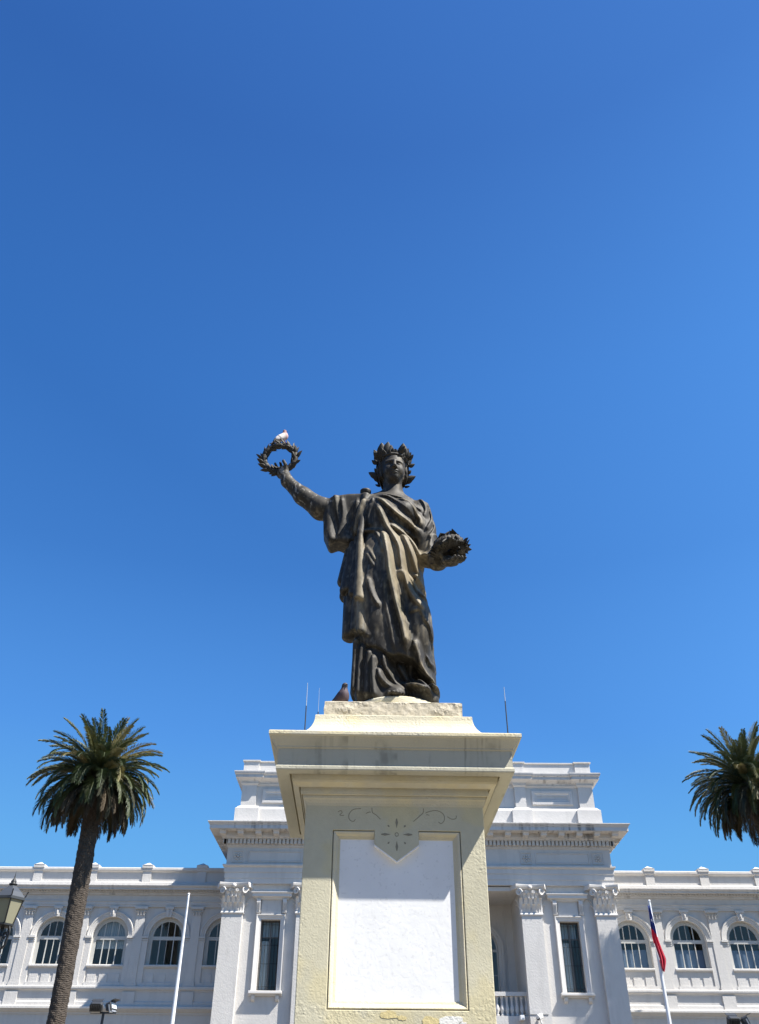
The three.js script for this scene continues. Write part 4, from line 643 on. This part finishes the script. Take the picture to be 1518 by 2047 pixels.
  function bodyField(x, y, z) {
    let d = 9;
    if (x > -.5 && x < .45) {
      let c = robe(x, y, z, 0, FM, 3.93);
      const lump = (e, k) => { c = smin(c, e, k); };
      if (Math.abs(c) < .2) {
        lump(ellipsoid(x, y, z, [-.105, 5.555, .10], [.085, .085, .10]), .05); lump(ellipsoid(x, y, z, [.105, 5.55, .10], [.085, .085, .10]), .05);
        lump(ellipsoid(x, y, z, [.185, 4.52, .13], [.105, .27, .125]) - fold(FM, x, y) * .8, .05);
        lump(ellipsoid(x, y, z, [-.07, 4.83, .115], [.135, .33, .135]) - fold(FM, x, y) * .8, .05);
        lump(ellipsoid(x, y, z, [.02, 5.13, .10], [.17, .17, .125]) - fold(FM, x, y) * .9, .05);
        lump(ellipsoid(x, y, z, [-.134, 5.60, .165], [.042, .03, .03]) - .006 * Math.sin(x * 160) , .02);
      }
      const hy = z > -.05 ? hemY(x) : 4.25; c = smax(c, (hy + .012 * Math.sin(x * 40) - y) * .8, .012);
      d = c;
      if (y < 4.9) { let u = robe(x + .014, y, z, .034 + .075 * sstep(-.10, .04, x) * (z > 0 ? 1 : 0), FU, 3.93); const th = Math.atan2(x, z); u -= .012 * Math.sin(th * 13 + 1) * sstep(.35, .8, Math.abs(th)) * sstep(4.6, 4.3, y); u = smin(u, ellipsoid(x, y, z, [.02, 3.98, .16], [.085, .075, .09]), .04); u = smin(u, ellipsoid(x, y, z, [.22, 3.98, .10], [.10, .09, .13]) - fold(FU, x, y), .04); d = smin(d, u, .008); }
      if (y < 4.1) { let f = capsule(x, y, z, [.01, 3.972, .14], [.022, 3.958, .285], .048, .028); for (let k = 0; k < 5; k++) f = smin(f, capsule(x, y, z, [-.018 + k * .021, 3.955, .27], [-.024 + k * .024, 3.947, .325 - Math.abs(k - 1) * .010], .0125, .0115 - k * .0006), .008); d = Math.min(d, f); }
    }
    // hanging drape at her right side
    if (x < -.08 && x > -.48) { let c = 9; for (const [a, b, ra, rb, yc, sl] of CASC) { const e = cut(capsule(x, y, z, a, b, ra, rb), y, yc + (x - b[0]) * sl); c = smin(c, e, .007); } d = smin(d, c, .010); }
    // sleeve that falls from the raised arm
    if (x < -.1 && y > 5.2) { const p = poly2(x, y, SL), q = Math.abs(z + .005) - (.075 + .02 * Math.sin(y * 9)), s = Math.hypot(Math.max(p, 0), Math.max(q, 0)) + Math.min(Math.max(p, q), 0) - .032 - (z > 0 ? fold(FM, x, y) * 1.1 : 0) - .008 * Math.sin(x * 52 + y * 6) * sstep(5.7, 5.4, y); d = smin(d, s, .03); }
    // raised arm
    if (x < -.15 && y > 5.3) { let a = capsule(x, y, z, [-.20, 5.63, 0], [-.55, 5.632, .015], .09, .088); a = smin(a, capsule(x, y, z, [-.55, 5.632, .015], [-.70, 5.752, .02], .088, .071), .03); a = smin(a, capsule(x, y, z, [-.70, 5.752, .02], [-.835, 5.898, .02], .071, .048), .03); a = smin(a, capsule(x, y, z, [-.835, 5.898, .02], [-.866, 5.985, .02], .047, .043), .03); d = smin(d, a, .02); }
    // lowered arm in its sleeve
    if (x > .1) { let a = capsule(x, y, z, [.22, 5.645, -.01], [.298, 5.19, .04], .092, .080); a = smin(a, capsule(x, y, z, [.298, 5.19, .04], [.345, 5.075, .15], .082, .078), .05); const w = fold(FM, x, y) * sstep(-.02, .05, z) + .006 * (noise3(x * 20, y * 9, z * 20) - .5); a -= w; a = smin(a, capsule(x, y, z, [.345, 5.06, .15], [.405, 5.0, .265], .052, .042), .02); d = smin(d, a, .016); }
    // neck
    if (y > 5.65) d = smin(d, capsule(x, y, z, [.018, 5.74, -.015], [.02, 5.96, .0], .079, .072), .035);
    return d;
  }
  // head, its face turned a little to her left
  const HC = [.02, 6.0, 0], ca = Math.cos(.06), sa = Math.sin(.06);
  function headField(X, Y, Z) {
    const dx = X - HC[0], dz0 = Z - HC[2]; let x = dx * ca - dz0 * sa, z = dx * sa + dz0 * ca, y = Y - HC[1];
    { const c = Math.cos(-.05), s = Math.sin(-.05), yy = y * c - z * s; z = y * s + z * c; y = yy; }
    const ax = Math.abs(x);
    let d = ellipsoid(x, y, z, [0, .085, -.005], [.103, .128, .125]);
    d = smin(d, ellipsoid(x, y, z, [0, .0, .05], [.079, .118, .088]), .03);
    d = smin(d, ellipsoid(x, y, z, [0, -.083, .082], [.040, .032, .038]), .035);
    d = smin(d, ellipsoid(ax, y, z, [.048, -.022, .085], [.032, .042, .040]), .03);
    d = smin(d, capsule(ax, y, z, [0, .052, .130], [.062, .054, .100], .013, .013), .022);
    d = smax(d, -ellipsoid(ax, y, z, [.036, .031, .137], [.027, .016, .026]), .012);
    d = smin(d, ellipsoid(ax, y, z, [.036, .029, .105], [.021, .014, .018]), .005);
    d = smin(d, capsule(ax, y, z, [.016, .037, .122], [.054, .035, .105], .0035, .0035), .004);
    d = smin(d, capsule(x, y, z, [0, .05, .132], [0, -.012, .160], .010, .0155), .012);
    d = smin(d, ellipsoid(ax, y, z, [.014, -.016, .142], [.011, .009, .013]), .007);
    d = smin(d, ellipsoid(x, y, z, [0, -.043, .126], [.027, .0105, .016]), .009);
    d = smin(d, ellipsoid(x, y, z, [0, -.058, .121], [.023, .0105, .016]), .009);
    d = smax(d, -capsule(ax, y, z, [0, -.0505, .144], [.026, -.052, .128], .0028, .002), .003);
    d = smin(d, ellipsoid(ax, y, z, [.098, .005, .0], [.016, .038, .024]), .01);
    // hair: waves drawn back from the brow to the nape
    let h = ellipsoid(x, y, z, [0, .105, -.02], [.122, .122, .135]); h = smin(h, ellipsoid(x, y, z, [0, -.01, -.075], [.105, .10, .075]), .05); h = smin(h, ellipsoid(ax, y, z, [.098, .03, -.02], [.034, .085, .055]), .03);
    const th = Math.atan2(x, z + .3); h -= .007 * Math.sin(th * 60 + y * 25) + .012 * (noise3(x * 38, y * 30, z * 38) - .5);
    h = smax(h, z - .088 - .25 * Math.max(0, y - .10), .015); h = smax(h, Math.min(.112 - y, (z - .03)), .012);
    d = smin(d, h, .006);
    return smin(d, capsule(X, Y, Z, [.018, 5.80, -.015], [.02, 5.96, .0], .077, .072), .03);
  }
  function handUp(x, y, z) { // raised hand: palm under the ring, fingers over it
    let d = capsule(x, y, z, [-.86, 5.965, .02], [-.885, 6.005, .015], .046, .040); d = smin(d, capsule(x, y, z, [-.895, 5.985, -.005], [-.865, 6.02, .03], .034, .030), .02);
    const F = (p, r) => { for (let i = 0; i < p.length - 1; i++) d = smin(d, capsule(x, y, z, p[i], p[i + 1], r - i * .0012, r - .0012 - i * .0012), i ? .006 : .012); };
    F([[-.862, 6.02, -.015], [-.858, 6.065, -.04], [-.864, 6.100, -.012], [-.872, 6.102, .022]], .0135); F([[-.888, 6.015, -.02], [-.892, 6.058, -.05], [-.902, 6.096, -.03], [-.908, 6.104, .006]], .0140); F([[-.912, 6.005, -.02], [-.922, 6.046, -.048], [-.938, 6.086, -.030], [-.950, 6.098, .002]], .0135); F([[-.928, 5.995, -.015], [-.945, 6.03, -.038], [-.962, 6.064, -.022], [-.974, 6.076, .004]], .0118);
    F([[-.855, 5.985, .045], [-.858, 6.035, .072], [-.876, 6.075, .066]], .0155); return d;
  }
  function handLow(x, y, z) {
    let d = capsule(x, y, z, [.395, 5.005, .255], [.428, 4.972, .305], .042, .038); d = smin(d, capsule(x, y, z, [.385, 4.98, .29], [.455, 4.98, .285], .030, .030), .02);
    const F = (p, r) => { for (let i = 0; i < p.length - 1; i++) d = smin(d, capsule(x, y, z, p[i], p[i + 1], r - i * .0012, r - .0012 - i * .0012), i ? .006 : .012); };
    for (let k = 0; k < 4; k++) { const bx = .392 + k * .026, bz = .325 - k * .006; F([[bx, 4.968, bz], [bx + .016, 4.940, bz + .042], [bx + .036, 4.938, bz + .070], [bx + .050, 4.952, bz + .082]], .0145 - Math.abs(k - 1.3) * .0012); }
    F([[.375, 4.995, .285], [.350, 5.02, .325], [.362, 5.055, .350]], .0155); return d;
  }
  const paintBronze = (g, wornLit) => {
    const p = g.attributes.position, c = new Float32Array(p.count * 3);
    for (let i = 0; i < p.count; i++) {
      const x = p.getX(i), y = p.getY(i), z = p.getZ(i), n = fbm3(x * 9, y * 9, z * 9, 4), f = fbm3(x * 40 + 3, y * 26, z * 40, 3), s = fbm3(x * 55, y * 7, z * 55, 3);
      const edge = wornLit && z > 0 && x > -.5 && x < .4 ? sstep(.014, .044, Math.max(fold(FM, x, y), y < 4.4 ? fold(FU, x, y) * (x < -.05 ? .2 : .6) : 0)) * clamp(z / .1) : 0;   // sunlit fold ridges painted paler; left skirt ridges held dark as shade
      const dustLit = sstep(.44, .70, n * .12 + f * .16 + s * .24 + .205 + edge * .15 + (wornLit ? (y < 4.35 ? -.07 : y > 5.35 && x > -.4 ? -.02 : 0) + .26 * Math.exp(-((x - .08) ** 2) / .03 - ((y - 5.08) ** 2) / .06) + .10 * Math.exp(-((x - .2) ** 2) / .012 - ((y - 4.8) ** 2) / .12) + (z > .19 ? .22 * Math.exp(-((x + .225) ** 2) / .0012) * sstep(4.4, 4.5, y) * sstep(5.4, 5.2, y) : 0) : -.05)), k = .80 + .45 * (f - .5) + .25 * (n - .5), green = sstep(.60, .7, fbm3(x * 14 + 9, y * 5, z * 14, 3));  // dust plus sunlight painted tan on belly, thigh and drape; skirt darkened
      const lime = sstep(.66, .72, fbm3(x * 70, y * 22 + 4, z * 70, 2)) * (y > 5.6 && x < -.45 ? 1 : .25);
      c[i * 3] = mix(mix(.041, .235, dustLit) * k, .40, lime * .5); c[i * 3 + 1] = mix(mix(.036, .195, dustLit) * k * (1 + .05 * green), .38, lime * .5); c[i * 3 + 2] = mix(mix(.029, .128, dustLit) * k, .34, lime * .5);
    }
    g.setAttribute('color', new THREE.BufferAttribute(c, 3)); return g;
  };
  const bronze = new THREE.MeshPhysicalMaterial({ vertexColors: true, roughness: .62, metalness: 0, specularIntensity: .6 });
  const bare = (g) => { for (const k of Object.keys(g.attributes)) if (!['position', 'normal'].includes(k)) g.deleteAttribute(k); return g; };
  const fig = mergeGeometries([meshField(bodyField, [-.98, 3.91, -.36], [.52, 5.97, .46], .0062), meshField(headField, [-.16, 5.80, -.20], [.20, 6.28, .20], .0036), meshField(handUp, [-1.02, 5.88, -.10], [-.78, 6.14, .12], .0034), meshField(handLow, [.28, 4.88, .17], [.56, 5.10, .44], .0036)].map(bare));
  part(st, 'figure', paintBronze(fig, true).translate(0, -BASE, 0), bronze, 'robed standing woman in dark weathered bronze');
  // round clasp on the shoulder
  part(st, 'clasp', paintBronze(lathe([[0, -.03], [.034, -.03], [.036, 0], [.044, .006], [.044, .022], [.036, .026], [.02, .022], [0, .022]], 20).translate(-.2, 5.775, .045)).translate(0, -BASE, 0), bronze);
  // ---- laurel leaves
  const leafShape = (len, w, th, curl) => { const g = new THREE.SphereGeometry(1, 8, 10), p = g.attributes.position; for (let i = 0; i < p.count; i++) { const t = (p.getY(i) + 1) / 2, prof = Math.pow(Math.sin(Math.PI * Math.pow(t, .75)), .8) * (t > .5 ? 1 : 1), r = Math.hypot(p.getX(i), p.getZ(i)) || 1e-6, ux = p.getX(i) / r, uz = p.getZ(i) / r, e = r < 1e-4 ? 0 : prof; p.setXYZ(i, ux * w * .5 * e, t * len, uz * th * e + curl * len * t * t - .25 * Math.abs(ux * w * .5 * e)); } g.computeVertexNormals(); return g; };
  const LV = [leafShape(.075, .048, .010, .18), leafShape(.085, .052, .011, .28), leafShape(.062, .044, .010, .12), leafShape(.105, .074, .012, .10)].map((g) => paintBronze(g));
  const R = rng(77), Q = new THREE.Quaternion(), X = new THREE.Vector3(), Yv = new THREE.Vector3(), Z = new THREE.Vector3(), Mx = new THREE.Matrix4();
  const putLeaf = (parent, at, dir, face, k, s = 1, name = 'leaf') => { const m = part(parent, name, LV[k], bronze); Yv.set(...dir).normalize(); Z.set(...face).addScaledVector(Yv, -Yv.dot(Z.set(...face))).normalize(); X.crossVectors(Yv, Z); Mx.makeBasis(X, Yv, Z); m.quaternion.setFromRotationMatrix(Mx); m.position.set(at[0], at[1], at[2]); m.scale.setScalar(s); return m; };
  function wreath(name, label, centre, tilt, Rm, rt, n, sc) {
    const w = sub(st, name); w.userData.label = label; w.position.set(centre[0], centre[1] - BASE, centre[2]); w.rotation.set(...tilt);
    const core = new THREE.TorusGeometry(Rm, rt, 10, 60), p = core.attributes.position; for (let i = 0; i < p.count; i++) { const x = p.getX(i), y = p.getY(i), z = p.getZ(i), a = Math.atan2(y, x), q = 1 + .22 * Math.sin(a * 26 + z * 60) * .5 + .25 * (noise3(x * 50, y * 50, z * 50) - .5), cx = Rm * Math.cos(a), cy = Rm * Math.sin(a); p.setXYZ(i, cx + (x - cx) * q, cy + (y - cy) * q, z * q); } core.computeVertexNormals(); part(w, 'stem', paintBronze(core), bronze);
    for (let i = 0; i < n; i++) { const a = i / n * Math.PI * 2 + R() * .1, b = (i % 3) * 2.1 + R() * .9, cr = Math.cos(b), srr = Math.sin(b), c = Math.cos(a), s = Math.sin(a), out = (name === 'raised_wreath' ? .16 : .05) + .26 * R(); const at = [(Rm + cr * rt * .8) * c, (Rm + cr * rt * .8) * s, srr * rt * .8], sg = Math.sin(a) > -.9 && c > 0 ? 1 : -1; const tx = -s * sg, ty = c * sg; putLeaf(w, at, [tx + c * cr * out, ty + s * cr * out, srr * out], [c * cr, s * cr, srr], Math.floor(R() * 3), sc * (.85 + .3 * R())); }
    return w;
  }
  wreath('raised_wreath', 'laurel wreath held up in the raised hand', [-.918, 6.148, .01], [.10, -.08, .3], .130, .026, 64, .78);
  wreath('lowered_wreath', 'laurel wreath resting in the lowered hand', [.415, 5.095, .285], [1.40, .22, .2], .074, .054, 84, .92);
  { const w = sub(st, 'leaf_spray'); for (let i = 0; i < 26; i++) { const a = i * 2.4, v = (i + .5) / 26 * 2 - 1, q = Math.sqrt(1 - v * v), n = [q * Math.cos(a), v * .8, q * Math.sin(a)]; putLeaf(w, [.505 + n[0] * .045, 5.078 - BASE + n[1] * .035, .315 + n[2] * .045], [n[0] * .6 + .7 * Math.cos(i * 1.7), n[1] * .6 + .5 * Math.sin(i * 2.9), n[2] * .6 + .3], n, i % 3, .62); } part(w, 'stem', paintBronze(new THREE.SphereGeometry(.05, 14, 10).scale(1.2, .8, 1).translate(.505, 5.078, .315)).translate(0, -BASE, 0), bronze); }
  // crown of leaves
  const crown = sub(st, 'leaf_crown'); crown.userData.label = 'crown of upright leaves on her hair'; crown.position.set(.02, 6.0 - BASE, 0); crown.rotation.y = .06;
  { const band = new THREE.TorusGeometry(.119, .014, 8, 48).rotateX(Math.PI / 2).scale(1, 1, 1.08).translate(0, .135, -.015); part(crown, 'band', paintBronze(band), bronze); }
  for (let i = 0; i < 24; i++) { const a = i / 24 * Math.PI * 2 + R() * .2, c = Math.sin(a), s = Math.cos(a), rr = .116; putLeaf(crown, [rr * c, .118 + R() * .03, rr * 1.08 * s - .015], [c * (.3 + R() * .3) + (R() - .5) * 1.6 * s, .55 + R() * .5, s * .3 - (R() - .5) * 1.6 * c], [c, .2, s], Math.floor(R() * 3), .7 + R() * .3); }   // low leaves round the hair
  for (const s of [-1, 1]) for (const [x, y, zz, dx, dy, dz, k, sc] of [[.112, .155, .02, .55, 1, .1, 1, .95], [.122, .13, .05, .8, .8, .3, 0, .85], [.118, .165, -.03, .75, .9, -.2, 2, 1], [.10, .17, .06, .35, 1, .2, 0, .9], [.128, .09, .02, 1, .5, .1, 2, .9], [.112, -.02, -.01, 1, .30, .1, 3, .85], [.106, -.045, -.03, .8, .1, .2, 1, .9], [.122, .02, .0, .7, .9, .2, 2, .8], [.10, -.07, -.05, .5, -.2, .2, 0, .75]]) putLeaf(crown, [s * x, y + (R() - .5) * .012, zz], [s * dx + (R() - .5) * .2, dy + (R() - .5) * .2, dz], [s * .35, 0, 1], k, sc * (.9 + R() * .2));
  for (const [x, dx, h, k] of [[-.088, -.12, 1.22, 3], [-.062, .10, 1.28, 3], [-.045, .25, 1.0, 3], [-.03, .75, .9, 1], [-.075, -.4, .9, 1], [.074, .02, 1.25, 3], [.088, .12, .95, 1], [.056, -.35, .8, 1], [.098, .5, .9, 0], [.012, .9, .7, 0], [-.01, -.9, .7, 2]]) putLeaf(crown, [x, .128, .10 - Math.abs(x) * .25], [dx, 1, .18], [0, -.2, 1], k, h);
}

// ---------------------------------------------------------------- pigeons
{
  function pigeonField(x, y, z) { // beak towards +x, feet at y = 0
    let d = ellipsoid(x, y, z, [0, .105, 0], [.088, .052, .047]); { const c = Math.cos(.35), s = Math.sin(.35), X = x * c + (y - .11) * s, Y = -x * s + (y - .11) * c; d = ellipsoid(X, Y, z, [0, 0, 0], [.10, .053, .048]); d = smin(d, ellipsoid(X, Y, z, [-.125, -.008, 0], [.075, .014, .028]), .03); d = smin(d, ellipsoid(X, Y, Math.abs(z), [-.03, .004, .034], [.095, .038, .020]), .008); }
    d = smin(d, ellipsoid(x, y, z, [.058, .130, 0], [.045, .050, .042]), .03); d = smin(d, capsule(x, y, z, [.075, .155, 0], [.088, .205, 0], .032, .022), .025); d = smin(d, ellipsoid(x, y, z, [.094, .214, 0], [.025, .022, .021]), .012);
    d = smin(d, capsule(x, y, z, [.112, .211, 0], [.135, .202, 0], .006, .002), .005); return d;
  }
  const body = meshField(pigeonField, [-.24, .02, -.09], [.16, .26, .09], .006);
  const tint = (fn) => { const g = body.clone(), p = g.attributes.position, c = new Float32Array(p.count * 3); for (let i = 0; i < p.count; i++) c.set(fn(p.getX(i), p.getY(i), p.getZ(i)), i * 3); g.setAttribute('color', new THREE.BufferAttribute(c, 3)); return g; };
  const feather = std({ vertexColors: true, roughness: .75 }), leg = std({ color: lin(.25, .07, .06) }), eye = std({ color: lin(.01, .01, .01), roughness: .2 }), beak = std({ color: lin(.05, .045, .045) });
  const bird = (label, at, turn, pitch, s, fn) => {
    const t = thing('pigeon', label, 'pigeon', at, turn, 'pigeons on the monument'); t.scale.setScalar(s); t.rotation.order = 'YXZ'; t.rotation.z = pitch;  part(t, 'body', tint(fn), feather);
    for (const q of [-1, 1]) { part(t, 'leg', join([rod([.015, .065, q * .022], [.02, .002, q * .024], .005, .004, 6), rod([.0, .003, q * .024], [.045, .003, q * .028], .0035, .002, 5), rod([.018, .003, q * .024], [.04, .003, q * .005 + q * .035], .003, .002, 5)]), leg); part(t, 'eye', new THREE.SphereGeometry(.0042, 8, 6).translate(.101, .218, q * .0185), eye); }
    part(t, 'beak', rod([.112, .211, 0], [.138, .201, 0], .0065, .001, 6), beak);
  };
  bird('pale pinkish white pigeon perched on top of the raised wreath', [PED[0] - .893, 6.318, PED[2] + .01], .45, .45, .62, (x, y, z) => { const n = fbm3(x * 30, y * 30, z * 30, 2), dk = Math.abs(x + .05 + .5 * (y - .1)) < .010 && Math.abs(z) > .03 ? .25 : 1; const p = y > .165 ? [.25, .13, .12] : x > .05 ? [.42, .27, .25] : [.52, .48, .47]; return p.map((v) => v * (.85 + .3 * n) * dk); });
  bird('dark purplish pigeon standing on the plinth beside the robe hem', [PED[0] - .338, 3.838, PED[2] + .19], -1.0, .12, .84, (x, y, z) => { const n = fbm3(x * 30, y * 30, z * 30, 2); const p = y > .18 ? [.045, .042, .052] : x > .03 ? [.062, .042, .052] : x < -.1 ? [.05, .05, .054] : [.058, .048, .052]; return p.map((v) => v * (.7 + .6 * n)); });
}

renderer.render(scene, camera);
